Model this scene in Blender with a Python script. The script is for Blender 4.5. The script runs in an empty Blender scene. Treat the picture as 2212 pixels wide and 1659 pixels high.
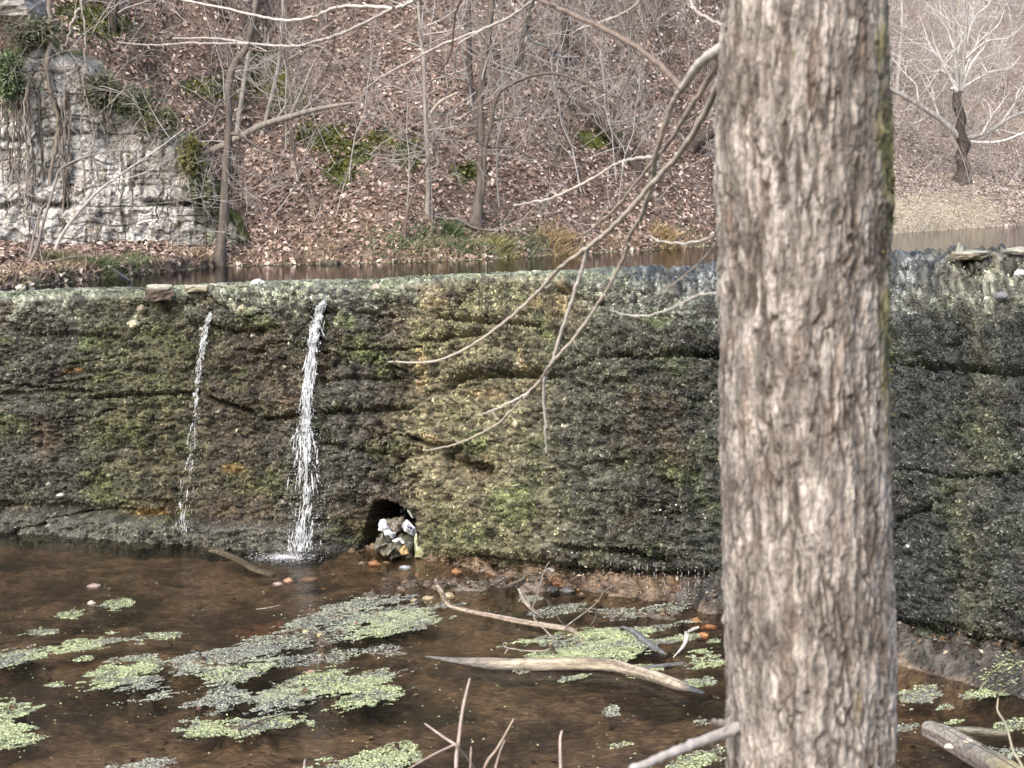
import bpy, math, random
import numpy as np
from mathutils import Matrix, Vector, noise as mnoise

random.seed(7)
RNG = np.random.default_rng(11)
SC = bpy.context.scene
COL = SC.collection
R = math.radians

# ------------------------------------------------------------------ camera
F, CX, CY = 3060.0, 1106.0, 829.5          # photograph measured on a 2212 x 1659 sheet
PITCH, ROLL, HC = math.atan(399.5 / F), R(1.0), 3.0
cam_d = bpy.data.cameras.new('camera')
cam = bpy.data.objects.new('camera', cam_d)
COL.objects.link(cam)
ROT = (Matrix.Rotation(math.pi / 2 - PITCH, 4, 'X') @ Matrix.Rotation(-ROLL, 4, 'Z'))
cam.matrix_world = Matrix.Translation((0, 0, HC)) @ ROT
cam_d.sensor_width = 36
cam_d.lens = 36 * F / 2212
cam_d.clip_start, cam_d.clip_end = 0.1, 600
cam_d.dof.use_dof = True
cam_d.dof.focus_distance = 12.4
cam_d.dof.aperture_fstop = 9.0
SC.camera = cam

# ------------------------------------------------------------------ light
SUN_EL, SUN_AZ = R(44), R(207)             # azimuth clockwise from +Y: high, behind the camera and to its left
w = bpy.data.worlds.new('World'); SC.world = w; w.use_nodes = True
nt = w.node_tree
sky = nt.nodes.new('ShaderNodeTexSky'); sky.sky_type = 'NISHITA'; sky.sun_disc = False
sky.sun_elevation = SUN_EL; sky.sun_rotation = SUN_AZ
sky.air_density = 1.0; sky.dust_density = 4.0; sky.ozone_density = 0.6
nt.links.new(sky.outputs[0], nt.nodes['Background'].inputs[0])
nt.nodes['Background'].inputs[1].default_value = 0.15
sd = bpy.data.lights.new('sun', 'SUN'); sd.energy = 0.85; sd.angle = R(35); sd.color = (1, 0.985, 0.96)
so = bpy.data.objects.new('sun', sd); COL.objects.link(so)
dv = Vector((math.sin(SUN_AZ) * math.cos(SUN_EL), math.cos(SUN_AZ) * math.cos(SUN_EL), math.sin(SUN_EL)))
so.rotation_euler = dv.to_track_quat('Z', 'Y').to_euler()
SC.view_settings.view_transform = 'Standard'
SC.view_settings.look = 'None'
SC.view_settings.exposure = 1.2
SC.view_settings.gamma = 1
SC.view_settings.use_curve_mapping = False

# ------------------------------------------------------------------ maths helpers
RM = np.array(ROT.to_3x3())


def rays(x, y):
    x = np.asarray(x, float); y = np.asarray(y, float)
    d = np.stack([(x - CX) / F, -(y - CY) / F, -np.ones_like(x + y)], -1)
    return d @ RM.T


def P(x, y, Y):                              # the point seen at (x, y) at distance Y in front of the camera
    d = rays(x, y)
    t = np.asarray(Y, float) / d[..., 1]
    return d * t[..., None] + np.array([0, 0, HC])


def PZ(x, y, z):                             # the point seen at (x, y) at height z
    d = rays(x, y)
    t = (np.asarray(z, float) - HC) / d[..., 2]
    return d * t[..., None] + np.array([0, 0, HC])


def proj(p):
    q = (p - np.array([0, 0, HC])) @ RM
    return CX + F * q[..., 0] / -q[..., 2], CY - F * q[..., 1] / -q[..., 2]


def sstep(a, b, x):
    t = np.clip((x - a) / (b - a), 0, 1)
    return t * t * (3 - 2 * t)


def ip(x, table):
    t = np.array(table, float)
    return np.interp(x, t[:, 0], t[:, 1])


def hsh(ix, iy, seed=0):
    h = (ix.astype(np.int64) * 374761393 + iy.astype(np.int64) * 668265263 + seed * 1442695041) & 0xFFFFFFFF
    h = ((h ^ (h >> 13)) * 1274126177) & 0xFFFFFFFF
    h = ((h ^ (h >> 16)) * 2246822519) & 0xFFFFFFFF
    return (h ^ (h >> 15)) & 0xFFFF


ANG = np.arange(65536) / 65536 * 2 * np.pi
GC, GS = np.cos(ANG), np.sin(ANG)


def noise2(x, y, seed=0):
    xi = np.floor(x); yi = np.floor(y)
    xf = x - xi; yf = y - yi
    xi = xi.astype(np.int64); yi = yi.astype(np.int64)
    u = xf * xf * xf * (xf * (xf * 6 - 15) + 10); v = yf * yf * yf * (yf * (yf * 6 - 15) + 10)

    def g(a, b):
        h = hsh(xi + a, yi + b, seed)
        return GC[h] * (xf - a) + GS[h] * (yf - b)
    n0 = g(0, 0) * (1 - u) + g(1, 0) * u
    n1 = g(0, 1) * (1 - u) + g(1, 1) * u
    return (n0 * (1 - v) + n1 * v) * 1.5


def fbm(x, y, o=4, seed=0, gain=0.5):
    s = 0; a = 1.0; tot = 0
    for i in range(o):
        s = s + a * noise2(x * 2 ** i + 17.3 * i, y * 2 ** i - 9.1 * i, seed + i)
        tot += a; a *= gain
    return s / tot


def worley(x, y, seed=0):
    xi = np.floor(x).astype(np.int64); yi = np.floor(y).astype(np.int64)
    f1 = np.full(x.shape, 9.0); f2 = np.full(x.shape, 9.0); cid = np.zeros(x.shape, np.int64)
    for a in (-1, 0, 1):
        for b in (-1, 0, 1):
            h = hsh(xi + a, yi + b, seed); h2 = hsh(xi + a, yi + b, seed + 77)
            d = np.hypot(xi + a + h / 65536 - x, yi + b + h2 / 65536 - y)
            n = d < f1
            f2 = np.where(n, f1, np.minimum(f2, d)); cid = np.where(n, h, cid); f1 = np.where(n, d, f1)
    return f1, f2, cid / 65536


def pdist(x, y, pts):                         # distance to a polyline
    out = np.full(np.shape(x), 1e9)
    for (ax, ay), (bx, by) in zip(pts[:-1], pts[1:]):
        dx, dy = bx - ax, by - ay
        t = np.clip(((x - ax) * dx + (y - ay) * dy) / (dx * dx + dy * dy + 1e-9), 0, 1)
        out = np.minimum(out, np.hypot(x - ax - t * dx, y - ay - t * dy))
    return out


def inpoly(x, y, poly):
    ins = np.zeros(np.shape(x), bool)
    n = len(poly)
    for i in range(n):
        x0, y0 = poly[i]; x1, y1 = poly[(i + 1) % n]
        c = ((y0 > y) != (y1 > y)) & (x < (x1 - x0) * (y - y0) / (y1 - y0 + 1e-12) + x0)
        ins ^= c
    return ins


def mix(a, b, t):
    t = np.asarray(t)[..., None]
    return np.asarray(a) * (1 - t) + np.asarray(b) * t


# ------------------------------------------------------------------ object helpers
def mesh_np(name, verts, faces, mat=None, parent=None, col=None, smooth=True, extra=None):
    verts = np.asarray(verts, np.float32).reshape(-1, 3)
    faces = np.asarray(faces, np.int32)
    k = faces.shape[1]; n = len(faces)
    me = bpy.data.meshes.new(name)
    me.vertices.add(len(verts)); me.vertices.foreach_set('co', verts.ravel())
    me.loops.add(n * k); me.loops.foreach_set('vertex_index', faces.ravel())
    me.polygons.add(n); me.polygons.foreach_set('loop_start', np.arange(n, dtype=np.int32) * k)
    me.polygons.foreach_set('use_smooth', np.full(n, smooth))
    me.update(calc_edges=True)
    if col is not None:
        c = np.ones((len(verts), 4), np.float32); c[:, :3] = np.asarray(col).reshape(-1, 3)
        me.attributes.new('Col', 'FLOAT_COLOR', 'POINT').data.foreach_set('color', c.ravel())
    for nm, v in (extra or {}).items():
        me.attributes.new(nm, 'FLOAT', 'POINT').data.foreach_set('value', np.asarray(v, np.float32).ravel())
    if mat: me.materials.append(mat)
    o = bpy.data.objects.new(name, me); COL.objects.link(o)
    if parent is not None: o.parent = parent
    return o


def tag(o, label=None, cat=None, group=None, kind=None):
    for k, v in (('label', label), ('category', cat), ('group', group), ('kind', kind)):
        if v: o[k] = v
    return o


def thing(name, label, cat, loc=(0, 0, 0), group=None):
    o = bpy.data.objects.new(name, None); COL.objects.link(o)
    o.empty_display_size = 0.2
    o.location = loc
    return tag(o, label, cat, group)


def under(o, root):                           # o was built in world coordinates; hang it under root without moving it
    o.parent = root
    o.matrix_parent_inverse = Matrix.Translation(-Vector(root.location))
    return o


def grid_faces(nr, nc):
    i = np.arange(nr - 1)[:, None] * nc + np.arange(nc - 1)[None, :]
    return np.stack([i, i + 1, i + nc + 1, i + nc], -1).reshape(-1, 4)


class Tubes:
    def __init__(s, sides=3): s.g = {}; s.sides = sides

    def add(s, pts, rad, col=(0.3, 0.27, 0.24)):
        pts = np.asarray(pts, float); n = len(pts)
        rad = np.broadcast_to(np.asarray(rad, float), (n,))
        s.g.setdefault(n, []).append((pts, rad, col))

    def build(s, name, mat, parent=None, rough=0.0):
        V, Fc, C = [], [], []; off = 0; k = s.sides
        for n, L in s.g.items():
            p = np.array([a[0] for a in L]); r = np.array([a[1] for a in L]); c = np.array([a[2] for a in L], float)
            M = len(L)
            t = np.empty_like(p)
            t[:, 1:-1] = p[:, 2:] - p[:, :-2]; t[:, 0] = p[:, 1] - p[:, 0]; t[:, -1] = p[:, -1] - p[:, -2]
            t /= np.linalg.norm(t, axis=-1, keepdims=True) + 1e-9
            mean = np.abs(p[:, -1] - p[:, 0])
            ref = np.zeros((M, 3)); ref[np.arange(M), np.argmin(mean, 1)] = 1
            a = np.cross(t, ref[:, None, :]); a /= np.linalg.norm(a, axis=-1, keepdims=True) + 1e-9
            b = np.cross(t, a)
            th = np.arange(k) / k * 2 * np.pi
            rr = r[:, :, None] * (1 + rough * RNG.normal(size=(M, n, k)))
            ring = p[:, :, None, :] + rr[..., None] * (np.cos(th)[:, None] * a[:, :, None, :] + np.sin(th)[:, None] * b[:, :, None, :])
            V.append(ring.reshape(-1, 3))
            C.append(np.broadcast_to(c[:, None, None, :], ring.shape).reshape(-1, 3))
            base = off + (np.arange(M) * n * k)[:, None, None]
            i = np.arange(n - 1)[None, :, None] * k; j = np.arange(k)[None, None, :]; j2 = (j + 1) % k
            f = np.stack(np.broadcast_arrays(base + i + j, base + i + j2, base + i + k + j2, base + i + k + j), -1)
            Fc.append(f.reshape(-1, 4)); off += M * n * k
        return mesh_np(name, np.concatenate(V), np.concatenate(Fc), mat, parent, np.concatenate(C))


def resample(pts, n):                         # smooth curve through points (Catmull-Rom), n samples
    p = np.asarray(pts, float)
    if len(p) == 2: p = np.array([p[0], (p[0] + p[1]) / 2, p[1]])
    q = np.vstack([2 * p[0] - p[1], p, 2 * p[-1] - p[-2]])
    s = np.linspace(0, len(p) - 1 - 1e-6, n); i = s.astype(int); t = (s - i)[:, None]
    a, b, c, d = q[i], q[i + 1], q[i + 2], q[i + 3]
    return 0.5 * (2 * b + (c - a) * t + (2 * a - 5 * b + 4 * c - d) * t ** 2 + (3 * b - a - 3 * c + d) * t ** 3)


def flakes(name, pts, nrm, size, col, mat, parent=None, aspect=1.0, tilt=0.5, bend=0.3):
    """many small leaf shapes: a folded quad each (two triangles sharing a raised midrib)"""
    pts = np.asarray(pts); M = len(pts)
    nrm = np.asarray(nrm) + RNG.normal(size=(M, 3)) * tilt
    nrm /= np.linalg.norm(nrm, axis=1, keepdims=True)
    a = np.cross(nrm, RNG.normal(size=(M, 3))); a /= np.linalg.norm(a, axis=1, keepdims=True) + 1e-9
    b = np.cross(nrm, a)
    s = np.broadcast_to(size, (M,))[:, None]
    v = np.stack([pts + a * s, pts + b * s * aspect + nrm * s * bend, pts - a * s, pts - b * s * aspect + nrm * s * bend], 1)
    f = np.arange(M * 4).reshape(M, 4)
    f = np.concatenate([f[:, [0, 1, 2]], f[:, [0, 2, 3]]])
    return mesh_np(name, v, f, mat, parent, np.repeat(np.asarray(col), 4, 0), smooth=False)


# ------------------------------------------------------------------ materials
def new_mat(name):
    m = bpy.data.materials.new(name); m.use_nodes = True
    t = m.node_tree
    return m, t, t.nodes['Principled BSDF'], lambda k: t.nodes.new('ShaderNode' + k)


def mat_attr(name, rough=0.7, spec=0.4, bump=None, var=(6, 0.35), wet=False, stretch=(1, 1, 1), trans=0):
    m, t, b, N = new_mat(name)
    at = N('Attribute'); at.attribute_name = 'Col'
    tc = N('TexCoord'); mp = N('Mapping'); mp.inputs['Scale'].default_value = stretch
    t.links.new(tc.outputs['Object'], mp.inputs[0])
    n = N('TexNoise'); n.inputs['Scale'].default_value = var[0]; n.inputs['Detail'].default_value = 6
    n.inputs['Roughness'].default_value = 0.65
    t.links.new(mp.outputs[0], n.inputs['Vector'])
    mr = N('MapRange'); mr.inputs[1].default_value = 0.3; mr.inputs[2].default_value = 0.7
    mr.inputs[3].default_value = 1 - var[1]; mr.inputs[4].default_value = 1 + var[1]
    t.links.new(n.outputs['Fac'], mr.inputs[0])
    mx = N('VectorMath'); mx.operation = 'SCALE'
    t.links.new(at.outputs['Color'], mx.inputs[0]); t.links.new(mr.outputs[0], mx.inputs['Scale'])
    t.links.new(mx.outputs[0], b.inputs['Base Color'])
    b.inputs['Roughness'].default_value = rough; b.inputs['Specular IOR Level'].default_value = spec
    if wet:
        wa = N('Attribute'); wa.attribute_name = 'wet'
        m2 = N('MapRange'); m2.inputs[3].default_value = rough; m2.inputs[4].default_value = 0.09
        t.links.new(wa.outputs['Fac'], m2.inputs[0]); t.links.new(m2.outputs[0], b.inputs['Roughness'])
    if bump:
        n2 = N('TexNoise'); n2.inputs['Scale'].default_value = bump[0]; n2.inputs['Detail'].default_value = 5
        n2.inputs['Roughness'].default_value = 0.6
        t.links.new(mp.outputs[0], n2.inputs['Vector'])
        bp = N('Bump'); bp.inputs['Strength'].default_value = bump[1]; bp.inputs['Distance'].default_value = bump[2]
        t.links.new(n2.outputs['Fac'], bp.inputs['Height']); t.links.new(bp.outputs[0], b.inputs['Normal'])
    return m


def mat_plain(name, col, rough=0.6, spec=0.4, var=(20, 0.3), bump=None, stretch=(1, 1, 1)):
    m, t, b, N = new_mat(name)
    tc = N('TexCoord'); mp = N('Mapping'); mp.inputs['Scale'].default_value = stretch
    t.links.new(tc.outputs['Object'], mp.inputs[0])
    n = N('TexNoise'); n.inputs['Scale'].default_value = var[0]; n.inputs['Detail'].default_value = 6
    n.inputs['Roughness'].default_value = 0.7
    t.links.new(mp.outputs[0], n.inputs['Vector'])
    cr = N('ValToRGB')
    c = np.array(col)
    cr.color_ramp.elements[0].position = 0.3; cr.color_ramp.elements[1].position = 0.7
    cr.color_ramp.elements[0].color = (*(c * (1 - var[1])), 1); cr.color_ramp.elements[1].color = (*np.minimum(c * (1 + var[1]), 0.9), 1)
    t.links.new(n.outputs['Fac'], cr.inputs[0]); t.links.new(cr.outputs[0], b.inputs['Base Color'])
    b.inputs['Roughness'].default_value = rough; b.inputs['Specular IOR Level'].default_value = spec
    if bump:
        n2 = N('TexNoise'); n2.inputs['Scale'].default_value = bump[0]; n2.inputs['Detail'].default_value = 6
        t.links.new(mp.outputs[0], n2.inputs['Vector'])
        bp = N('Bump'); bp.inputs['Strength'].default_value = bump[1]; bp.inputs['Distance'].default_value = bump[2]
        t.links.new(n2.outputs['Fac'], bp.inputs['Height']); t.links.new(bp.outputs[0], b.inputs['Normal'])
    return m


def mat_water(name, tint, scale, strength, rough=0.03, haze=0.0):
    m, t, b, N = new_mat(name)
    t.nodes.remove(b)
    out = t.nodes['Material Output']
    tc = N('TexCoord'); mp = N('Mapping'); mp.inputs['Scale'].default_value = scale
    mp.inputs['Rotation'].default_value = (0, 0, R(-20))
    t.links.new(tc.outputs['Object'], mp.inputs[0])
    n = N('TexNoise'); n.inputs['Scale'].default_value = 1; n.inputs['Detail'].default_value = 4
    n.inputs['Roughness'].default_value = 0.6
    t.links.new(mp.outputs[0], n.inputs['Vector'])
    bp = N('Bump'); bp.inputs['Strength'].default_value = strength; bp.inputs['Distance'].default_value = 0.02
    t.links.new(n.outputs['Fac'], bp.inputs['Height'])
    fr = N('Fresnel'); fr.inputs['IOR'].default_value = 1.33
    gl = N('BsdfGlossy'); gl.inputs['Roughness'].default_value = rough
    tr = N('BsdfTransparent'); tr.inputs['Color'].default_value = (*tint, 1)
    for q in (fr, gl): t.links.new(bp.outputs[0], q.inputs['Normal'])
    mxs = N('MixShader')
    t.links.new(fr.outputs[0], mxs.inputs[0]); t.links.new(tr.outputs[0], mxs.inputs[1]); t.links.new(gl.outputs[0], mxs.inputs[2])
    t.links.new(mxs.outputs[0], out.inputs['Surface'])
    return m


M_dam = mat_attr('wet_mossy_stone', rough=0.6, spec=0.5, bump=(55, 0.9, 0.02), var=(34, 0.45), wet=True)
M_moss = mat_attr('moss_flakes', rough=0.40, spec=0.45, var=(30, 0.3))
M_leaf = mat_attr('dead_leaves', rough=0.75, spec=0.25, var=(14, 0.25))
M_ground = mat_attr('hill_soil', rough=0.9, spec=0.15, bump=(14, 1.0, 0.08), var=(16, 0.7))
M_rock = mat_attr('limestone', rough=0.85, spec=0.2, bump=(16, 0.8, 0.06), var=(15, 0.35), stretch=(1.3, 1, .8))
M_bed = mat_attr('stream_silt', rough=0.5, spec=0.5, bump=(30, 0.9, 0.03), var=(30, 0.75), stretch=(0.6, 1.5, 1), wet=True)
M_bark = mat_attr('forest_bark', rough=0.85, spec=0.2, bump=(16, 0.9, 0.02), var=(9, 0.4), stretch=(2, 2, 0.5))
M_twig = mat_attr('pale_twigs', rough=0.7, spec=0.3, var=(3, 0.3))
M_trunk = mat_attr('ridged_bark', rough=0.9, spec=0.15, bump=(70, 0.7, 0.006), var=(38, 0.32), stretch=(1.5, 1.5, 0.6))
M_limb = mat_attr('smooth_branch_bark', rough=0.65, spec=0.35, bump=(90, 0.35, 0.004), var=(40, 0.3))
M_log = mat_attr('weathered_wood', rough=0.75, spec=0.3, bump=(42, 1.0, 0.02), var=(30, 0.5), stretch=(.5, 1.4, 1.6))
M_weed = mat_attr('duckweed_leaf', rough=0.4, spec=0.5, var=(15, 0.2))
M_grass = mat_attr('grass_blades', rough=0.7, spec=0.25, var=(3, 0.2))
M_stone = mat_attr('loose_stone', rough=0.6, spec=0.4, bump=(30, 0.7, 0.01), var=(18, 0.35))
M_bag = mat_attr('crumpled_plastic', rough=0.35, spec=0.5, bump=(35, 0.4, 0.01), var=(25, 0.25))
M_foam = mat_plain('white_water', (0.80, 0.84, 0.88), rough=0.12, spec=0.6, var=(60, 0.1))
_t = M_foam.node_tree; _m = _t.nodes.new('ShaderNodeMixShader'); _m.inputs[0].default_value = .52
_t.links.new(_t.nodes.new('ShaderNodeBsdfTransparent').outputs[0], _m.inputs[1])
_t.links.new(_t.nodes['Principled BSDF'].outputs[0], _m.inputs[2]); _t.links.new(_m.outputs[0], _t.nodes['Material Output'].inputs['Surface'])
M_stream = mat_water('stream_water', (0.88, 0.83, 0.74), (4, 16, 1), 0.38)
M_pool = mat_water('pool_water', (0.22, 0.20, 0.16), (3, 5, 1), 0.14, rough=0.03)
M_navy = mat_plain('navy_print', (0.03, 0.04, 0.09), rough=0.4)
M_white = mat_plain('white_print', (0.7, 0.71, 0.72), rough=0.4)

POOL = 2.13
# ------------------------------------------------------------------ hillside height field
SHORE = [(-900, 760), (-300, 650), (0, 625), (100, 615), (250, 600), (470, 575), (700, 570), (870, 566), (1050, 560), (1180, 552),
         (1400, 540), (1550, 530), (1900, 507), (2050, 496), (2212, 487), (2500, 472), (3000, 452)]
sh = PZ([a for a, b in SHORE], [b for a, b in SHORE], POOL)
SHX, SHY = sh[:, 0], sh[:, 1]
TOEX = np.array([-40, -12, -7.0, -5.6, -4.7, -4.0, -2.66, -1.56, 0.5, 3.6, 7.6, 12.6, 20, 45.0])
TOEY = np.array([18, 19.0, 19.5, 19.9, 20.2, 20.45, 20.5, 20.7, 22.1, 25.2, 30.0, 35.8, 43, 62.0])


def hill(X, Y, fine=True):
    X = np.asarray(X, float); Y = np.asarray(Y, float)
    ys = np.interp(X, SHX, SHY); yt = np.maximum(np.interp(X, TOEX, TOEY), ys + 0.3)
    sl = np.interp(X, [-6, -3.5, 0, 4, 8, 14], [0.9, 0.97, 0.9, 0.82, 0.76, 0.75])
    zt = np.interp(X, [-7, -4.2, -3, 6], [0.34, 0.22, 0.28, 0.25])
    d = Y - ys
    h = np.where(d < 0, np.maximum(d * 0.8, -0.7), np.minimum(0.12 * sstep(0, 0.18, d) + (zt - 0.12) * np.clip(d / (yt - ys), 0, 1), zt))
    e = np.maximum(Y - yt, 0) * sl
    g = sstep(5.0, 9.0, X)
    k1 = np.interp(X, [-4, -1, 3, 7], [0.78, 0.82, 0.85, 0.8])
    up = k1 * e * (1 - g) + g * np.where(e < 4.5, 0.27 * e, 1.2 + 0.62 * (e - 4.5))
    cl = (1 - sstep(-4.35, -3.9, X))                       # the limestone cliff: a step in the slope
    ch = np.interp(X, [-7.2, -6.2, -5.6, -5.2, -4.75, -4.3, -4.0], [3.2, 2.8, 2.3, 1.7, 1.45, 0.75, 0.1])
    up = up * (1 - 0.75 * cl * (1 - sstep(0.3, 4, e))) + cl * ch * sstep(0.45, 1.0, e / 1.0)
    h = h + up
    f = sstep(0.2, 2.5, Y - ys)
    h = h + f * 0.55 * fbm(X * 0.28, Y * 0.28, 3, 5) * np.clip(e / 3, 0.1, 1.6)
    if fine:
        h = h + f * 0.13 * fbm(X * 1.1, Y * 1.1, 3, 9) + sstep(0, 0.4, d) * 0.04 * fbm(X * 4, Y * 4, 2, 3)
    return POOL + np.minimum(h, 40)


def hit(x, y):                                 # where the view ray at (x, y) meets the hill
    d = rays(float(x), float(y)); Ys = np.linspace(13.5, 110, 3000)
    p = d[None, :] * (Ys / d[1])[:, None] + np.array([0, 0, HC])
    b = p[:, 2] < hill(p[:, 0], p[:, 1])
    i = int(np.argmax(b)) if b.any() else len(Ys) - 1
    return p[i]


us = np.concatenate([np.linspace(-1800, -200, 40), np.arange(-180, 2400, 7), np.linspace(2420, 4400, 50)])
Ysr = np.concatenate([np.linspace(12.9, 30, 260), np.geomspace(30.1, 60, 150), np.geomspace(60.6, 130, 50)])
UU, YY = np.meshgrid(us, Ysr)
YY = np.maximum(YY, np.interp(UU, [-400, 0, 700, 1106, 1550, 2212, 2700], [14.7, 14.1, 13.2, 12.6, 11.9, 10.5, 9.4]) + 0.3)
XX = (UU - CX) / F * YY
HH = hill(XX, YY)
px, py = proj(np.stack([XX, YY, HH], -1))
n1 = fbm(XX * 0.9, YY * 0.9, 4, 21); n2 = fbm(XX * 3, YY * 3, 3, 25)
hc = mix((0.10, 0.076, 0.06), (0.24, 0.18, 0.145), sstep(-0.4, 0.4, n2 + .6 * fbm(XX * 9, YY * 9, 2, 27)))
MOSS = [(700, 300, 55, 35), (765, 330, 60, 30), (880, 335, 45, 40), (735, 375, 45, 35), (570, 165, 70, 50), (660, 290, 30, 25), (450, 190, 60, 25),
        (1290, 300, 60, 25), (620, 215, 60, 30), (830, 300, 40, 25), (230, 60, 60, 30), (560, 130, 60, 25), (170, 30, 80, 30), (1010, 375, 40, 25)]
mossm = np.zeros(px.shape)
for (a, b, c, d) in MOSS:
    mossm = np.maximum(mossm, 1 - ((px - a) / c) ** 2 - ((py - b) / d) ** 2 + 0.9 * n2)
hc = mix(hc, mix((0.045, 0.055, 0.015), (0.12, 0.125, 0.03), sstep(-0.3, 0.4, n1)), sstep(0.1, 0.5, mossm))
hc = mix(hc, (.34, .285, .235), .6 * sstep(5.5, 8.5, XX))
grav = sstep(0.15, 0.5, 1 - ((px - 2010) / 190) ** 2 - ((py - 470) / 62) ** 2 + 0.5 * n2) * (XX > 6)
hc = mix(hc, (0.42, 0.36, 0.27), grav)
o = mesh_np('hillside', np.stack([XX, YY, HH], -1), grid_faces(*XX.shape), M_ground, col=hc)
tag(o, kind='structure')

# ------------------------------------------------------------------ limestone cliff
cu, cv = np.meshgrid(np.linspace(-7.6, -3.75, 420), np.linspace(0, 1, 330))
chh = np.interp(cu, [-7.6, -6.75, -6.45, -6.1, -5.75, -5.35, -4.95, -4.6, -4.3, -4.05, -3.75], [2.5, 2.75, 2.9, 2.85, 2.55, 2.0, 1.75, 1.6, 1.15, 0.6, 0.15])
chh = chh + 0.25 * fbm(cu * 2.2, cu * 0, 3, 3)
toe = np.interp(cu, TOEX, TOEY)
zz = hill(cu, toe - 0.1, False) - 0.25 + cv * (chh + 0.25)
lean = 0.05 + 0.14 * cv * chh + 0.5 * sstep(0.93, 1.0, cv) ** 2
strata = np.abs(noise2(cu * 0.35 + 0.3 * noise2(cu * 2, zz * 2, 3), zz * 2.0, 31))
f1, f2, cid = worley(cu * 3.4 + 0.9 * fbm(cu * 3, zz * 3, 3, 8), zz * 3.6 + 0.9 * fbm(cu * 3, zz * 3, 2, 18), 4)
f1b, f2b, cidb = worley(cu * 11 + .8 * fbm(cu * 9, zz * 9, 2, 9), zz * 9 + .8 * fbm(cu * 9, zz * 9, 2, 19), 14)
crk = sstep(0.0, 0.16, f2 - f1); crk2 = sstep(0, 0.2, f2b - f1b)
disp = 0.28 * fbm(cu * 0.9, zz * 0.9, 3, 2) + 0.10 * (cid - 0.5) + 0.06 * (cidb - 0.5) - 0.025 * (1 - crk) - 0.015 * (1 - crk2) + 0.06 * fbm(cu * 9, zz * 6, 4, 7)
ledge = np.exp(-((zz - 3.02 - 0.1 * noise2(cu * 1.3, cu * 0, 5)) / 0.05) ** 2) + 0.7 * np.exp(-((zz - 4.0 - 0.12 * noise2(cu * 1.1, cu * 0, 15)) / 0.04) ** 2)
ledge = ledge * sstep(-.25, .25, fbm(cu * 1.7, zz * .6, 3, 37))
disp = disp - 0.18 * ledge - 0.04 * (1 - sstep(0, 0.05, strata))
cy_ = toe - 0.05 + lean - disp
cpt = np.stack([cu, cy_, zz], -1)
cpx, cpy = proj(cpt)
t1 = fbm(cu * 1.6, zz * 1.6, 4, 41); t2 = fbm(cu * 7, zz * 2.2, 4, 44); t3 = fbm(cu * 5, zz * 5, 3, 47)
cc = mix((0.38, 0.36, 0.33), (0.78, 0.765, 0.73), sstep(-0.45, 0.35, t1 + 0.5 * t3))
cc = mix(cc, (0.15, 0.14, 0.125), 0.85 * sstep(0.08, 0.36, fbm(cu * 15, zz * 1.3, 4, 44) + .3 * t3))
cc = mix(cc, (0.36, 0.27, 0.17), 0.5 * sstep(0.2, 0.5, t3))
cc = mix(cc, (0.05, 0.047, 0.04), 0.85 * np.clip(ledge + (1 - crk) * 0.10, 0, 1))
edge = sstep(0.86, 1.04, cv + 0.22 * t1)
cc = mix(cc, mix((0.05, 0.055, 0.02), (0.11, 0.12, 0.04), sstep(-0.2, 0.3, t3)), np.clip(edge + 0.7 * sstep(-4.55, -4.25, cu + 0.3 * t1), 0, 1))
cc = cc * (1 + .55 * np.clip(fbm(cu * 34, zz * 26, 3, 49), -.8, .8))[..., None] * (.72 + .28 * sstep(-.35, .3, fbm(cu * 5, zz * 3, 4, 50)))[..., None]
o = mesh_np('limestone_cliff', cpt, grid_faces(*cu.shape), M_rock, col=cc)
tag(o, 'pale weathered limestone cliff hung with vines above the far bank', 'cliff')

# ------------------------------------------------------------------ the old dam
YTOP = [(-400, 646), (0, 630), (300, 619), (700, 603), (1000, 591), (1300, 578), (1550, 569), (1900, 556), (2212, 545), (2700, 528)]
ZK = [(-400, 14.7), (0, 14.1), (700, 13.2), (1106, 12.6), (1550, 11.9), (2212, 10.5), (2700, 9.4)]
YFR = [(-400, 660), (0, 643), (300, 632), (700, 616), (1000, 603), (1250, 597), (1400, 612), (1550, 640), (1900, 628), (2212, 612), (2700, 600)]
ZF = [(-400, 14.1), (0, 13.55), (700, 12.55), (1106, 12.0), (1300, 11.5), (1550, 10.95), (1900, 10.3), (2212, 9.7), (2700, 8.8)]
YBA = [(-400, 1112), (0, 1135), (400, 1160), (700, 1190), (900, 1200), (1200, 1238), (1550, 1262), (1850, 1340), (2000, 1370), (2212, 1412), (2700, 1520)]
ZBA = [(-400, 0), (950, 0), (1200, 0.05), (1550, 0.12), (1900, 0.18), (2212, 0.2), (2700, 0.2)]
u1 = np.concatenate([np.linspace(-400, -70, 40), np.arange(-66, 2280, 2.1), np.linspace(2286, 2700, 40)])
K = P(u1, ip(u1, YTOP), ip(u1, ZK)); Fp = P(u1, ip(u1, YFR), ip(u1, ZF)); B = PZ(u1, ip(u1, YBA), ip(u1, ZBA))
tf = np.concatenate([[-0.28, -0.2, -0.12, -0.06], np.linspace(-0.03, 0.86, 285), np.linspace(0.864, 1.0, 46)])
rows = []
for t in tf:
    s = np.clip(t, 0, None)
    bl = (s ** 1.15) * 0.86 + 0.14 * s ** 6
    pt = B * (1 - bl) + Fp * bl
    pt[:, 2] = B[:, 2] * (1 - t) + Fp[:, 2] * t - 0.05 * s ** 10
    rows.append(pt)
for t in np.linspace(0.04, 1, 42):
    bl = t
    pt = Fp * (1 - bl) + K * bl
    pt[:, 2] = Fp[:, 2] + (K[:, 2] - Fp[:, 2]) * (1 - (1 - t) ** 1.7) - 0.05 * (1 - t) ** 8
    rows.append(pt)
for t in (0.1, 0.4, 0.9):
    pt = K.copy(); pt[:, 1] += 0.12 + 0.3 * t; pt[:, 2] -= t * 1.0; rows.append(pt)
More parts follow.
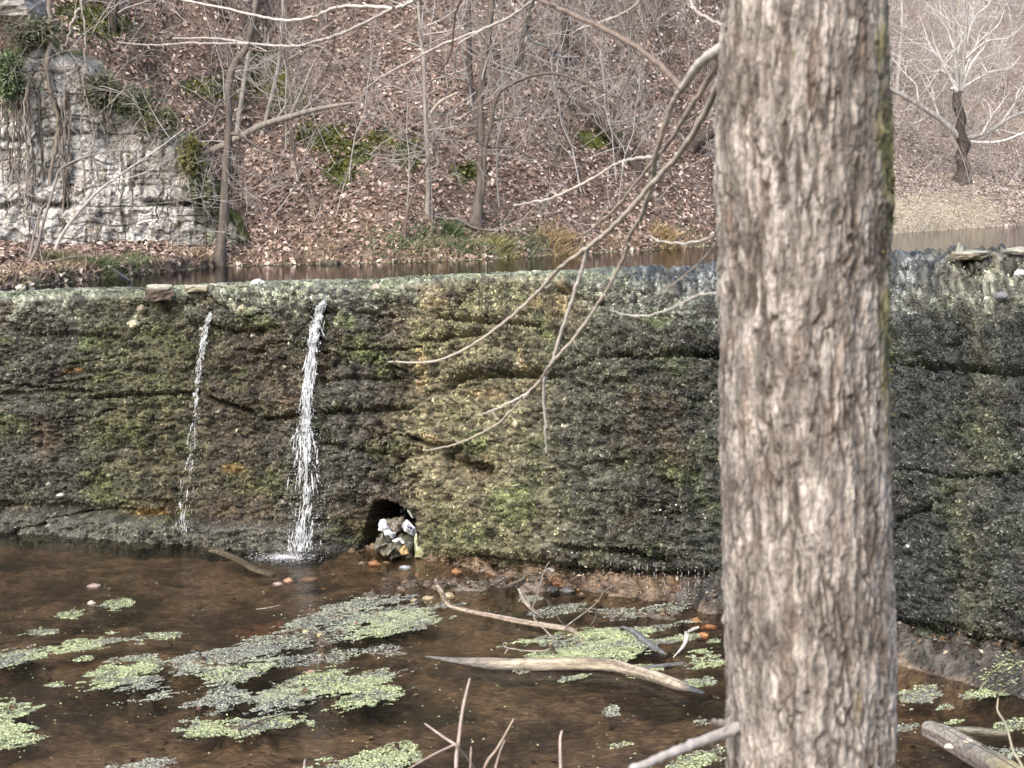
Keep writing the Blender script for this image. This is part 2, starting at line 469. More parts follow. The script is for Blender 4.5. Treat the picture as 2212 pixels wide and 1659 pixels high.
G = np.array(rows)
nr, nc = G.shape[:2]
VV = np.concatenate([tf, 1 + np.linspace(0.04, 1, 42) * 0.3, [1.4, 1.5, 1.6]])[:, None] * np.ones(nc)
du = np.gradient(G, axis=1); dvv = np.gradient(G, axis=0)
NN = np.cross(du, dvv); NN /= np.linalg.norm(NN, axis=-1, keepdims=True) + 1e-9
S = np.concatenate([[0], np.cumsum(np.linalg.norm(np.diff(B, axis=0)[:, :2], axis=1))])[None, :] * np.ones((nr, 1))
Zc = G[..., 2] + 0.8 * np.clip(VV - 1, 0, 1)
dx_, dy_ = proj(G)
q1 = fbm(S * 0.9, Zc * 0.9, 4, 51); q2 = fbm(S * 0.9, Zc * 4.5, 4, 52); q3 = fbm(S * 4, Zc * 5, 3, 53); q4 = fbm(S * 16, Zc * 16, 3, 54)
wf1, wf2, wid = worley(S * 8 + q3, Zc * 13 + q3, 55); wg1, wg2, wid2 = worley(S * 21 + 0.6 * q4, Zc * 29, 56)
rightz = sstep(1350, 1700, dx_)
D = 0.10 * q1 + 0.115 * q2 * (1 - 0.5 * rightz) + 0.035 * q3 + 0.036 * (0.5 - wf1) * 2 + 0.032 * (0.55 - wg1) * 2 + 0.022 * q4
CR = [([(940, 682), (1000, 690), (1050, 697), (1110, 698), (1170, 706)], 5, .13), ([(960, 832), (985, 815), (1010, 810), (1110, 806), (1190, 808)], 8, .22),
      ([(1230, 800), (1300, 770), (1400, 772), (1500, 766), (1600, 770)], 6, .12), ([(1500, 766), (1920, 776), (2050, 790), (2230, 802)], 6, .17),
      ([(455, 858), (500, 872), (545, 890)], 5, .14), ([(570, 902), (640, 898), (655, 905)], 5, .12), ([(200, 858), (330, 852), (430, 850)], 4, .10),
      ([(700, 893), (800, 886), (885, 882)], 5, .12), ([(888, 944), (935, 962), (990, 970)], 6, .15), ([(955, 730), (1000, 724), (1060, 722)], 4, .1),
      ([(0, 1085), (180, 1092), (380, 1108)], 5, .05), ([(1200, 1180), (1330, 1190), (1450, 1215)], 6, .12),
      ([(900, 735), (960, 728)], 4, .08), ([(740, 752), (880, 756)], 4, .08), ([(440, 700), (520, 715), (600, 708)], 5, .08), ([(1940, 1120), (2000, 1100), (2060, 1060)], 5, .09),
      ([(690, 820), (760, 815), (860, 822)], 4, .07), ([(700, 960), (800, 975), (870, 990)], 5, .08), ([(1930, 1010), (2060, 1030), (2212, 1020)], 4, .06),
      ([(760, 672), (850, 680)], 4, .08), ([(1190, 620), (1290, 650)], 5, .08), ([(0, 850), (120, 842), (200, 846)], 4, .07), ([(60, 725), (150, 722), (260, 730)], 5, .07)]
jx = dx_ + 9 * fbm(S * 3, Zc * 3, 2, 61); jy = dy_ + 6 * fbm(S * 5, Zc * 4, 3, 62)
crackm = np.zeros(D.shape)
for pts, wd, dp in CR:
    e = np.exp(-(pdist(jx, jy, pts) / wd) ** 2)
    D -= 1.45 * dp * e; crackm = np.maximum(crackm, e * min(1, dp / .12))
for (a, b, c, d, dp) in [(962, 988, 12, 12, .2), (1030, 1008, 26, 10, .22), (1058, 1018, 14, 14, .2), (905, 972, 12, 10, .16), (745, 1012, 18, 16, .08), (1042, 1058, 12, 12, .15),
                         (968, 1078, 10, 8, .12), (1255, 1025, 12, 12, .14), (700, 905, 8, 10, .12), (1500, 1030, 14, 14, .1), (1300, 1008, 16, 10, .1), (1440, 1040, 14, 10, .09),
                         (330, 1000, 16, 8, .08), (1000, 1000, 14, 10, .14), (2150, 566, 24, 6, .12), (560, 720, 16, 8, .08), (1950, 575, 14, 6, .1), (2030, 590, 18, 7, .1)]:
    r2 = ((jx - a) / c) ** 2 + ((jy - b) / d) ** 2
    D -= dp * np.exp(-r2 ** 1.5)
rl = 1 - np.abs(noise2(S * .8 + .5 * q3, Zc * 3.0 + .35 * q3, 57))
D -= .11 * sstep(.93, .995, rl) * sstep(-.1, .35, noise2(S * .55, Zc * 1.3, 58))
# footing ledge on the left, undercut and wet foot on the right
yb = np.interp(dx_, *np.array(YBA).T)
foot = sstep(1098, 1116, jy - np.interp(jx, [0, 400, 700], [-3, 12, 30])) * (1 - sstep(640, 760, dx_))
D += 0.24 * foot
cut = np.exp(-((jy - (yb - 6)) / 15) ** 2) * sstep(900, 1050, dx_)
D -= 0.30 * cut
ARCH = [(756, 1215), (760, 1180), (772, 1135), (784, 1095), (800, 1079), (822, 1077), (845, 1080), (866, 1088), (883, 1101), (896, 1128), (903, 1160), (914, 1190), (918, 1215)]
ad = pdist(jx * 0.6 + dx_ * 0.4, jy * 0.6 + dy_ * 0.4, ARCH); ain = inpoly(jx * 0.6 + dx_ * 0.4, jy * 0.6 + dy_ * 0.4, ARCH)
am = np.where(ain, sstep(0, 9, ad), 0)
D -= 0.75 * am
D -= 0.16 * np.exp(-(np.maximum(pdist(dx_, dy_, [(770, 1210), (778, 1100)]) - 8, 0) / 28) ** 2)
# crest: calmer on top, ragged stones to the right
top = sstep(0.97, 1.08, VV)
calm = top * (1 - 0.85 * sstep(1200, 1500, dx_))
D = D * (1 - 0.8 * calm)
D += .045 * np.exp(-((VV - 1.0) / .035) ** 2) * fbm(S * 5, Zc * 3, 3, 67)
rag = fbm(S * 2.2, VV * 6, 4, 66)
D += 0.10 * sstep(1880, 2000, dx_) * top * np.maximum(rag, -0.2) * (VV < 1.31)
D[-3:] *= 0.1
G2 = G + NN * D[..., None] * np.sign(-NN[nr // 2, nc // 2, 1])
DPX, DPY = proj(G2)

# colours of stone, algae and rust by place, plus painted sheen and hole shade
uj = dx_ + 75 * fbm(S * 1.1, Zc * 1.6, 4, 71) + 26 * fbm(S * 6, Zc * 2, 2, 75)
Ztab = [(-400, (.075, .07, .055)), (60, (.07, .067, .055)), (140, (.06, .056, .048)), (270, (.085, .083, .05)), (380, (.082, .077, .046)), (480, (.06, .05, .036)),
        (560, (.075, .062, .042)), (700, (.07, .068, .058)), (780, (.075, .068, .058)), (850, (.08, .066, .048)), (915, (.185, .165, .105)), (1000, (.175, .16, .10)),
        (1150, (.155, .145, .092)), (1250, (.085, .083, .064)), (1400, (.058, .058, .047)), (1560, (.048, .050, .043)), (1900, (.038, .040, .037)),
        (2040, (.038, .040, .037)), (2090, (.06, .062, .045)), (2130, (.05, .052, .043)), (2170, (.04, .042, .039)), (2700, (.04, .042, .039))]
zx = np.array([a for a, c in Ztab], float); zc_ = np.array([c for a, c in Ztab])
C = np.stack([np.interp(uj, zx, zc_[:, k]) for k in range(3)], -1)
mossn = fbm(S * 1.7, Zc * 2.6, 4, 81)
C = mix(C, (.088, .105, .04), 0.6 * sstep(0.05, 0.45, mossn) * (1 - 0.6 * rightz))
C = mix(C, (.085, .055, .03), 0.6 * sstep(0.1, 0.5, fbm(S * 1.2, Zc * 1.5, 4, 83)) * (1 - 0.8 * rightz))
for (a, b, c, d) in [(545, 690, 40, 26), (522, 803, 18, 12), (585, 700, 26, 20), (15, 735, 16, 8), (190, 740, 20, 26), (800, 770, 40, 20), (690, 700, 24, 20), (745, 690, 30, 18), (1120, 1090, 60, 50), (1030, 960, 50, 30), (1420, 690, 40, 24)]:
    C = mix(C, (.115, .14, .058), 0.65 * sstep(0.0, 0.6, 1 - ((jx - a) / c) ** 2 - ((jy - b) / d) ** 2 + 0.8 * q3))
pale = [(1130, 780, 14, 40), (935, 640, 40, 30), (1215, 640, 16, 50), (1160, 655, 20, 22), (527, 655, 8, 34), (905, 800, 16, 60), (1050, 850, 60, 16), (930, 950, 30, 14)]
for (a, b, c, d) in pale:
    C = mix(C, (.27, .21, .12), 0.8 * sstep(0.0, 0.7, 1 - ((jx - a) / c) ** 2 - ((jy - b) / d) ** 2 + 0.9 * q3))
for (a, b, c, d) in [(500, 1010, 30, 14), (165, 800, 20, 6), (330, 1105, 60, 8)]:
    C = mix(C, (.22, .12, .04), 0.6 * sstep(0.0, 0.7, 1 - ((jx - a) / c) ** 2 - ((jy - b) / d) ** 2 + 0.9 * q3))
upper = sstep(70, 0, jy - np.interp(dx_, *np.array(YFR).T)) if False else 1 - sstep(5, 95, jy + 22 * q3 - np.interp(dx_, *np.array(YFR).T))
C = mix(C, mix((.13, .13, .105), (.42, .44, .36), sstep(-.2, .4, q3 + q4)), 0.95 * upper * sstep(-.45, .2, q1 + .6 * q3) * (1 - sstep(880, 960, dx_) * (1 - sstep(1200, 1300, dx_)) * .7))
slate_sheen = sstep(1260, 1380, jx) * (1 - sstep(1940, 2060, jx)) * (1 - sstep(40, 95, jy - np.interp(dx_, *np.array(YFR).T)))
C = mix(C, mix((.07, .073, .07), (.21, .22, .21), sstep(-.2, .4, 1.4 * q4 + q3)), .8 * slate_sheen * sstep(-.5, .2, q3))  # wet slate, with pale sky sheen put into its colour
crest = sstep(0.985, 1.06, VV + 0.03 * q3)
ccol = mix((.42, .46, .33), (.25, .28, .19), sstep(-.3, .4, q3))
ccol = mix(ccol, mix((.085, .092, .088), (.23, .245, .23), sstep(-.2, .5, q3 + 1.4 * q4)), sstep(1250, 1420, jx))  # crest slate, its wet sheen painted in as paler grey
ccol = mix(ccol, mix((.07, .068, .05), (.26, .25, .19), sstep(-.2, .45, q3 + 1.4 * q4)), sstep(1980, 2080, jx))
C = mix(C, ccol * (.62 + .25 * np.clip(q4 * 2, -1, 1))[..., None], crest * (.75 + .25 * sstep(-.3, .2, q3)))
C = C * (0.55 + 0.9 * wid2 ** 1.5 + 0.5 * (wid - 0.5))[..., None]
streak = fbm(S * 6, Zc * .45, 3, 85)
C = C * (1.12 - .45 * sstep(.05, .4, streak) * (VV < 1))[..., None]
C = mix(C, (.12, .118, .105), .7 * foot)
C = C * (1 - .55 * sstep(.05, .4, fbm(S * 7, Zc * 9, 3, 88)))[..., None]
C = mix(C, (.012, .011, .009), 0.85 * am)  # hole interior painted near black, its shade put into the colour
pebm = (wid2 > 0.993) & (wg1 < 0.33) & (VV < 1) & (rightz < .4)
C = mix(C, (.40, .38, .32), pebm * 0.8)
C = C * (1.02 - .02 * upper)[..., None]
C = np.clip(C * (1 + .5 * np.clip(fbm(S * 30, Zc * 38, 2, 95), -.8, .8))[..., None], .008, 1)
wet = np.clip(0.62 + 0.5 * fbm(S * 1.1, Zc * 0.5, 3, 91) + 0.35 * sstep(1180, 1400, dx_) - 0.5 * (sstep(880, 940, uj) * (1 - sstep(1160, 1230, uj))), 0, 1)
wet = np.maximum(wet, np.exp(-((dx_ - 700) / 60) ** 2)); wet = wet * (1 - 0.6 * crest * (1 - sstep(1250, 1420, dx_)))
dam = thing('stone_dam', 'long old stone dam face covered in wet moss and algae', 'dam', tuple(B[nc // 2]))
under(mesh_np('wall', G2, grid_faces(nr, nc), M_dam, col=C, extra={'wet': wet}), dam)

fr = slice(4, len(tf) - 2)
def face_at(x, y, out=0.0):                    # point on the dam face seen at (x, y)
    j = int(np.clip(np.searchsorted(u1, x), 1, nc - 1))
    yy = DPY[4:nr - 4, j][::-1]; o_ = np.argsort(yy)
    Yd = np.interp(y, yy[o_], G2[4:nr - 4, j, 1][::-1][o_])
    return P(x, y, Yd - out)


# shaggy moss and algae clumps over the face
def vn(idx_r, idx_c): return NN[idx_r, idx_c] * np.sign(-NN[nr // 2, nc // 2, 1])
mm = 230000
ir = RNG.integers(4, nr - 30, mm); ic = RNG.integers(20, nc - 20, mm)
keep = (am[ir, ic] < 0.2) & (RNG.random(mm) < 0.35 + 0.6 * sstep(-.3, .3, mossn[ir, ic] + q3[ir, ic])) & (RNG.random(mm) < 1 - .35 * rightz[ir, ic])
ir, ic = ir[keep], ic[keep]
mc = C[ir, ic] * np.exp(RNG.normal(.12, .38, (len(ir), 1))) * np.array([1.0, 1.03, 0.92])
pos = G2[ir, ic] + vn(ir, ic) * RNG.uniform(0.0, 0.014, (len(ir), 1)); pos[:, 2] += RNG.normal(0, 0.003, len(ir))
nrm = vn(ir, ic) + np.array([0, 0, -0.1])
o = flakes('moss', pos, nrm, RNG.uniform(0.006, 0.018, len(ir)), mc, M_moss, aspect=0.55, tilt=0.7, bend=-0.25)
under(o, dam); o['kind'] = 'stuff'

# water drips falling across the undercut
tb = Tubes(4)
for i in range(26):
    x = random.uniform(1290, 1540) if i < 18 else random.uniform(798, 880)
    y = ip(x, [(1290, 1214), (1420, 1222), (1540, 1236)]) + random.uniform(-8, 4) if i < 18 else random.uniform(1084, 1100)
    a = face_at(x, y, 0.16 if i < 18 else -0.05)
    for k in range(random.randint(2, 5)):
        L = random.uniform(0.01, 0.05)
        tb.add([a, a + [0.002, 0, -L / 2], a + [0, 0, -L]], [0.0008, 0.0019, 0.0006])
        a = a + [0, 0, -L - random.uniform(0.01, 0.05)]
o = tb.build('drips', M_foam); under(o, dam); o['kind'] = 'stuff'

# ------------------------------------------------------------------ upper pool
ys_ = np.linspace(0, 1, 60)
px_ = np.linspace(-9, 45, 140)
BX = np.interp(px_, K[:, 0], K[:, 1]) + 0.02
gx = np.repeat(px_[None], 60, 0); gy = BX[None] * (1 - ys_[:, None]) + (np.interp(px_, SHX, SHY) + 0.8)[None] * ys_[:, None]
tag(mesh_np('pool_water', np.stack([gx, gy, np.full(gx.shape, POOL)], -1), grid_faces(60, 140), M_pool), kind='structure')
n = 5200                                      # pale film of duckweed that has drifted against the crest and the far shore
xs = RNG.uniform(-60, 1560, n); k0 = np.array([np.interp(v, u1, K[:, 1]) for v in xs])
off = np.abs(RNG.normal(0, 0.16, n))
dwp = np.stack([(xs - CX) / F * (k0 + off) + 0.0, k0 + 0.1 + off, np.full(n, POOL + 0.004)], 1)
xs2 = RNG.uniform(-5.4, 6, 1800); d2 = np.interp(xs2, SHX, SHY) - np.abs(RNG.normal(0, 0.05, 1800))
dwp2 = np.stack([xs2, d2, np.full(1800, POOL + 0.004)], 1)
film = np.concatenate([dwp, dwp2])
fc = np.array([.42, .47, .26]) * RNG.uniform(.7, 1.15, (len(film), 1))

# ------------------------------------------------------------------ stream bed and stream water
Yb_at = lambda X: np.interp(X, B[:, 0], B[:, 1])
zb_at = lambda X: np.interp(X, B[:, 0], B[:, 2])
ug = np.concatenate([np.linspace(-900, -120, 30), np.arange(-110, 2330, 4.2), np.linspace(2345, 3200, 30)])
vg = np.concatenate([np.linspace(1040, 1110, 8), np.arange(1113, 1690, 3.4), np.geomspace(1700, 3600, 26)])
ug, vg = np.meshgrid(ug, vg)
b0 = PZ(ug, vg, 0.0); BXx, BYy = b0[..., 0], b0[..., 1]
m1 = fbm(BXx * 1.1, BYy * 1.1, 4, 101); m2 = fbm(BXx * 5, BYy * 5, 4, 102); m3 = fbm(BXx * 14, BYy * 14, 3, 103)
bz = -0.13 + 0.05 * m1 + 0.03 * m2 + 0.015 * m3
dB = Yb_at(BXx) - BYy
bw = np.interp(BXx, [-5, -1.0, -0.4, 0.4, 1.5, 2.3, 3.3], [0.05, 0.3, 0.7, 0.75, 0.6, 0.45, 0.6])
ben = 1 - sstep(0.0, 1.0, (dB + 0.15 * m2) / bw)
bw1, bw2, bwi = worley(BXx * 9 + m3, BYy * 9 + m3, 104)
bz = bz + ben * (0.10 + zb_at(BXx) + 0.06 * m2 + 0.03 * m3 + .055 * (.5 - bw1) + .03 * bwi)
MUD = [(790, 1335, 130, 26), (690, 1375, 90, 26), (860, 1292, 95, 16), (900, 1262, 90, 16), (1010, 1265, 120, 16), (310, 1490, 40, 18), (330, 1450, 34, 14), (480, 1430, 70, 16), (470, 1510, 60, 20),
       (640, 1490, 110, 20), (740, 1500, 60, 18), (540, 1570, 70, 12), (30, 1415, 70, 14), (20, 1535, 50, 14), (1440, 1330, 80, 14), (1540, 1310, 40, 22), (1090, 1320, 60, 10), (840, 1625, 60, 14), (1150, 1270, 60, 12)]
mud = np.full(bz.shape, -1.0)
for (a, b, c, d) in MUD:
    mud = np.maximum(mud, 1 - ((ug - a) / c) ** 2 - ((vg - b) / d) ** 2)
mudm = sstep(0.0, 0.7, mud + 0.7 * m2)
bz = bz + mudm * (0.118 + 0.05 * m2 + 0.018 * m3)
near = sstep(5.2, 2.4, BYy) if False else 1 - sstep(2.6, 5.6, BYy)
bz = bz + near * 1.35
bc = mix((.070, .050, .032), (.25, .18, .118), sstep(-.45, .45, m1 + .8 * m2 + .5 * m3))
bc = mix(bc, (.035, .033, .02), 0.75 * sstep(.05, .45, fbm(BXx * 1.5, BYy * 1.5, 4, 107)))
RUST = [(860, 1265, 80, 16), (720, 1290, 80, 20), (960, 1255, 60, 14), (1180, 1262, 50, 10), (1500, 1285, 60, 16), (1290, 1350, 100, 12), (600, 1330, 110, 26), (1960, 1385, 40, 10)]
for (a, b, c, d) in RUST:
    bc = mix(bc, (.22, .105, .05), 0.7 * sstep(0, .8, 1 - ((ug - a) / c) ** 2 - ((vg - b) / d) ** 2 + .6 * m2))
bc = mix(bc, mix((.055, .045, .033), (.15, .13, .105), sstep(-.3, .5, m3 + m2)), 0.8 * mudm)
bc = mix(bc, mix((.022, .021, .018), (.085, .085, .078), sstep(-.3, .5, m3 + .6 * m2)) * (.6 + .8 * bwi)[..., None], 0.85 * sstep(.25, .6, ben) * sstep(1.2, 1.3, BXx + 0.2 * m2) * (1 - 0.0))
bc = mix(bc, (.07, .06, .04), near)
bpts = np.stack([BXx, BYy, bz], -1)
tag(mesh_np('stream_bed', bpts, grid_faces(*ug.shape), M_bed, col=bc, extra={'wet': np.clip(.5 + .5 * m1 + 0.4 * ben, 0, 1) * (bz > -.03)}), kind='structure')
gx, gy = np.meshgrid(np.linspace(-9, 7, 60), np.linspace(0, 1, 40))
gy2 = 2.8 * (1 - gy) + (Yb_at(gx) + 0.45) * gy
tag(mesh_np('stream_water', np.stack([gx, gy2, np.zeros(gx.shape)], -1), grid_faces(40, 60), M_stream), kind='structure')

# duckweed mats on the stream
MATS = [(790, 1330, 140, 30, .75, 0), (640, 1385, 120, 26, .45, 0), (240, 1462, 80, 22, .9, 1), (310, 1485, 55, 22, .6, 0), (320, 1440, 30, 22, .9, 1), (465, 1430, 100, 22, .75, 0), (500, 1455, 70, 20, .7, 1),
        (480, 1500, 62, 32, .7, 0), (620, 1515, 90, 26, .75, 0), (700, 1480, 130, 30, .65, 1), (780, 1500, 80, 28, .7, 1), (540, 1572, 100, 18, .75, 1), (450, 1572, 50, 14, .8, 1), (20, 1580, 62, 46, .9, 1), (40, 1422, 90, 14, .9, 1),
        (200, 1392, 150, 12, .8, 1), (145, 1329, 26, 8, .8, 1), (255, 1306, 34, 10, .7, 1), (85, 1368, 30, 8, .7, 1), (240, 1370, 20, 5, .8, 1), (320, 1652, 80, 14, .6, 0), (820, 1645, 120, 26, .8, 1), (850, 1345, 85, 26, .8, 1),
        (1260, 1395, 130, 28, .95, 1), (1180, 1420, 70, 14, .9, 1), (1330, 1400, 70, 24, .9, 1), (1260, 1372, 70, 8, .7, 1), (1455, 1383, 32, 8, 1, 1), (1515, 1430, 46, 17, 1, 1), (1495, 1476, 34, 8, 1, 1), (1400, 1447, 34, 10, .8, 1),
        (1970, 1512, 44, 20, .9, 1), (2140, 1490, 50, 14, .75, 1), (1235, 1466, 26, 6, .8, 1), (1130, 1452, 16, 5, .8, 1), (1150, 1295, 30, 8, .6, 0), (1230, 1318, 90, 10, .45, 0), (1400, 1322, 110, 12, .4, 0), (1320, 1540, 12, 8, .7, 0),
        (1505, 1640, 56, 22, .6, 1), (1340, 1612, 20, 5, .5, 1), (2180, 1570, 40, 12, .6, 1), (2150, 1630, 60, 14, .4, 0), (1950, 1575, 40, 8, .6, 0), (1520, 1558, 30, 7, .5, 1), (2040, 1530, 30, 8, .6, 1), (2060, 1562, 20, 6, .6, 1),
        (300, 1420, 60, 8, .5, 0), (1540, 1385, 16, 6, .7, 1), (120, 1480, 20, 6, .6, 1), (185, 1425, 20, 6, .6, 1), (1430, 1355, 90, 8, .4, 0), (700, 1420, 120, 14, .35, 0)]
PT, PC = [], []
for (a, b, c, d, dens, gr) in MATS:
    q = PZ(np.array([a - c, a + c, a, a]), np.array([b, b, b - d, b + d]), 0.0)
    ex, ey = .45 * abs(q[1, 0] - q[0, 0]) * .5 + .05, .45 * abs(q[2, 1] - q[3, 1]) * .5 + .05
    area = (abs(q[1, 0] - q[0, 0]) + 2 * ex) * (abs(q[2, 1] - q[3, 1]) + 2 * ey)
    nn = int(min(40000, area * 26000 * dens) + 40)
    X = RNG.uniform(q[0, 0] - ex, q[1, 0] + ex, nn); Y = RNG.uniform(q[3, 1] - ey, q[2, 1] + ey, nn)
    vx, vy = proj(np.stack([X, Y, np.zeros(nn)], 1))
    e = np.hypot((vx - a) / c, (vy - b + .13 * (vx - a)) / d)
    Xr, Yr = X * .9 + Y * .44, Y * .9 - X * .44
    fld = fbm(Xr * 2.6, Yr * 4.2, 5, 111, .62)
    m = .75 * (1 - e) + 1.35 * fld + .30 * noise2(Xr * 14, Yr * 26, 112)
    k = m > .02 + .16 * (RNG.random(nn) - .5)
    X, Y = X[k], Y[k]
    PT.append(np.stack([X, Y, np.full(len(X), 0.003) + RNG.uniform(0, .004, len(X))], 1))
    g = np.array([.47, .53, .29]) if gr else np.array([.42, .45, .33])
    gcol = g * RNG.uniform(.65, 1.25, (len(X), 1))
    gray = RNG.random(len(X)) < np.clip((.16 if gr else .42) + 1.3 * fbm(X * 2.2, Y * 3.5, 3, 119), .03, .9)
    low = fbm(X * 7, Y * 9, 2, 113) + RNG.normal(0, .25, len(X)) > .28
    gcol[low] *= np.array([.45, .47, .5])
    gcol[gray] = np.array([.27, .27, .24]) * RNG.uniform(.4, 1.4, (gray.sum(), 1))  # grey fronds: muddy tone plus sky reflection painted into the colour
    PC.append(gcol)
n = 2600                                      # stray single fronds
X, Y = RNG.uniform(0, 2212, n), RNG.uniform(1230, 1659, n)
k = RNG.random(n) < .25 + .8 * fbm(X / 180, Y / 60, 2, 117)
pp = PZ(X[k], Y[k], 0.005); PT.append(pp); PC.append(np.array([.40, .45, .23]) * RNG.uniform(.5, 1.2, (len(pp), 1)))
dp = np.concatenate(PT); dc = np.concatenate(PC)
bedz = np.array([0.0]) 
# fronds lie on whatever is highest: the water or the mud
vx, vy = proj(dp)
rr = np.clip(np.searchsorted(vg[:, 0], vy), 0, vg.shape[0] - 1); cc_ = np.clip(np.searchsorted(ug[0], vx), 0, ug.shape[1] - 1)
dp[:, 2] = np.maximum(dp[:, 2], bz[rr, cc_] + 0.004)
allp = np.concatenate([dp, film]); allc = np.concatenate([dc, fc])
o = flakes('duckweed', allp, np.tile([0, 0, 1.0], (len(allp), 1)), np.concatenate([RNG.uniform(.0045, .0095, len(dp)), RNG.uniform(.010, .020, len(film))]), allc, M_weed, aspect=.75, tilt=.22, bend=.12)
tag(o, kind='stuff')


nd = 26000                                    # rotting leaf scraps, gravel and twigs on the mud and under the shallow water
X = RNG.uniform(-60, 2260, nd); Y = 1180 + 480 * RNG.random(nd) ** 1.3
vr = np.clip(np.searchsorted(vg[:, 0], Y), 0, vg.shape[0] - 1); vc = np.clip(np.searchsorted(ug[0], X), 0, ug.shape[1] - 1)
k = RNG.random(nd) < np.clip(.015 + .8 * mudm[vr, vc] + .9 * ben[vr, vc], 0, 1)
sp_ = bpts[vr[k], vc[k]] + RNG.normal(0, .012, (k.sum(), 3)) * [1, 1, .15] + [0, 0, .004]
tt = RNG.random((len(sp_), 1))
scol = np.where(tt < .35, [.07, .045, .028], np.where(tt < .65, [.17, .105, .06], np.where(tt < .9, [.16, .15, .13], [.36, .31, .24]))) * RNG.uniform(.5, 1.4, (len(sp_), 1))
tag(flakes('stream_debris', sp_, np.tile([0, 0, 1.0], (len(sp_), 1)), RNG.uniform(.008, .028, len(sp_)), scol, M_leaf, aspect=.6, tilt=.55, bend=.4), kind='stuff')


def bed_z(p):
    vx, vy = proj(np.array([p[0], p[1], 0.0]))
    return float(bz[min(np.searchsorted(vg[:, 0], vy), vg.shape[0] - 1), min(np.searchsorted(ug[0], vx), ug.shape[1] - 1)])


# ------------------------------------------------------------------ leaf litter on the hill
def hnorm(X, Y, e=0.15):
    gx = (hill(X + e, Y) - hill(X - e, Y)) / (2 * e); gy = (hill(X, Y + e) - hill(X, Y - e)) / (2 * e)
    n = np.stack([-gx, -gy, np.ones_like(gx)], -1)
    return n / np.linalg.norm(n, axis=-1, keepdims=True)


nl = 400000
lu = RNG.uniform(-260, 2480, nl); ly = 14 + 48 * RNG.random(nl) ** 1.6
lx = (lu - CX) / F * ly
lz = hill(lx, ly)
ok = (lz > POOL + 0.0)
lx, ly, lz = lx[ok], ly[ok], lz[ok]
vx, vy = proj(np.stack([lx, ly, lz], 1))
mo = np.zeros(len(lx)); q = fbm(lx * 3, ly * 3, 3, 25)
for (a, b, c, d) in MOSS: mo = np.maximum(mo, 1 - ((vx - a) / c) ** 2 - ((vy - b) / d) ** 2 + .9 * q)
clear = fbm(lx * .8, ly * .8, 3, 131)
keep = ((mo < .3) | (RNG.random(len(lx)) < .12)) & (vy > -80) & (RNG.random(len(lx)) < .82 + .7 * fbm(lx * 1.6, ly * 1.6, 3, 133))
gv = 1 - ((vx - 2010) / 190) ** 2 - ((vy - 470) / 62) ** 2 + .5 * q
lx, ly, lz, clear, vx, vy, gv = [a[keep] for a in (lx, ly, lz, clear, vx, vy, gv)]
m = len(lx); t = RNG.random(m)
lc = np.where(t[:, None] < .2, [.12, .08, .064], np.where(t[:, None] < .70, [.265, .188, .155], np.where(t[:, None] < .91, [.44, .345, .29], [.60, .52, .45])))
lc = lc * RNG.uniform(.7, 1.3, (m, 1)) * (1 + .5 * clear[:, None]) * np.array([1, 1, 1.0])
isg = (gv > .2) & (lx > 6)
lc[isg] = np.array([.48, .42, .31]) * RNG.uniform(.5, 1.3, (isg.sum(), 1))
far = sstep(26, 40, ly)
lc = mix(lc, lc * np.array([.95, 1.05, 1.1]) * 1.1, far)  # haze painted in: leaf colours lighten and cool with distance
lc = mix(lc, np.array([.42, .37, .33]) * RNG.uniform(.5, 1.3, (m, 1)), .55 * sstep(5.5, 8, lx))
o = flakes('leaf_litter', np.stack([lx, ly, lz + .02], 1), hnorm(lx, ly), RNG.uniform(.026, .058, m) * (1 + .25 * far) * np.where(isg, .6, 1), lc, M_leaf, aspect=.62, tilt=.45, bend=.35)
tag(o, kind='stuff')
nm = 26000                                    # moss cushions on the ledges
mx_, my_ = [], []
pick = RNG.integers(0, len(MOSS), nm)
mu = np.array([MOSS[i][0] + RNG.normal(0, .5) * MOSS[i][2] for i in pick]); mv = np.array([MOSS[i][1] + RNG.normal(0, .5) * MOSS[i][3] for i in pick])
Yt = np.linspace(18, 60, 500)
pts = []
for a0 in range(0, nm, 2000):
    d = rays(mu[a0:a0 + 2000], mv[a0:a0 + 2000])
    pp = d[:, None, :] * (Yt[None, :] / d[:, 1:2])[..., None] + np.array([0, 0, HC])
    ii = np.argmax(pp[..., 2] < hill(pp[..., 0], pp[..., 1]), 1)
    pts.append(pp[np.arange(len(ii)), ii])
mp_ = np.concatenate(pts)
mq = fbm(mp_[:, 0] * 2.5, mp_[:, 1] * 2.5, 3, 25); mp_ = mp_[(mq > -.15) & (mp_[:, 1] < 45)]
mcol = np.where(RNG.random((len(mp_), 1)) < .5, [.10, .105, .022], [.055, .065, .02]) * RNG.uniform(.6, 1.5, (len(mp_), 1))
o = flakes('ground_moss', mp_ + RNG.normal(0, .02, mp_.shape), hnorm(mp_[:, 0], mp_[:, 1]), RNG.uniform(.018, .04, len(mp_)), mcol, M_moss, tilt=.8)
tag(o, kind='stuff')


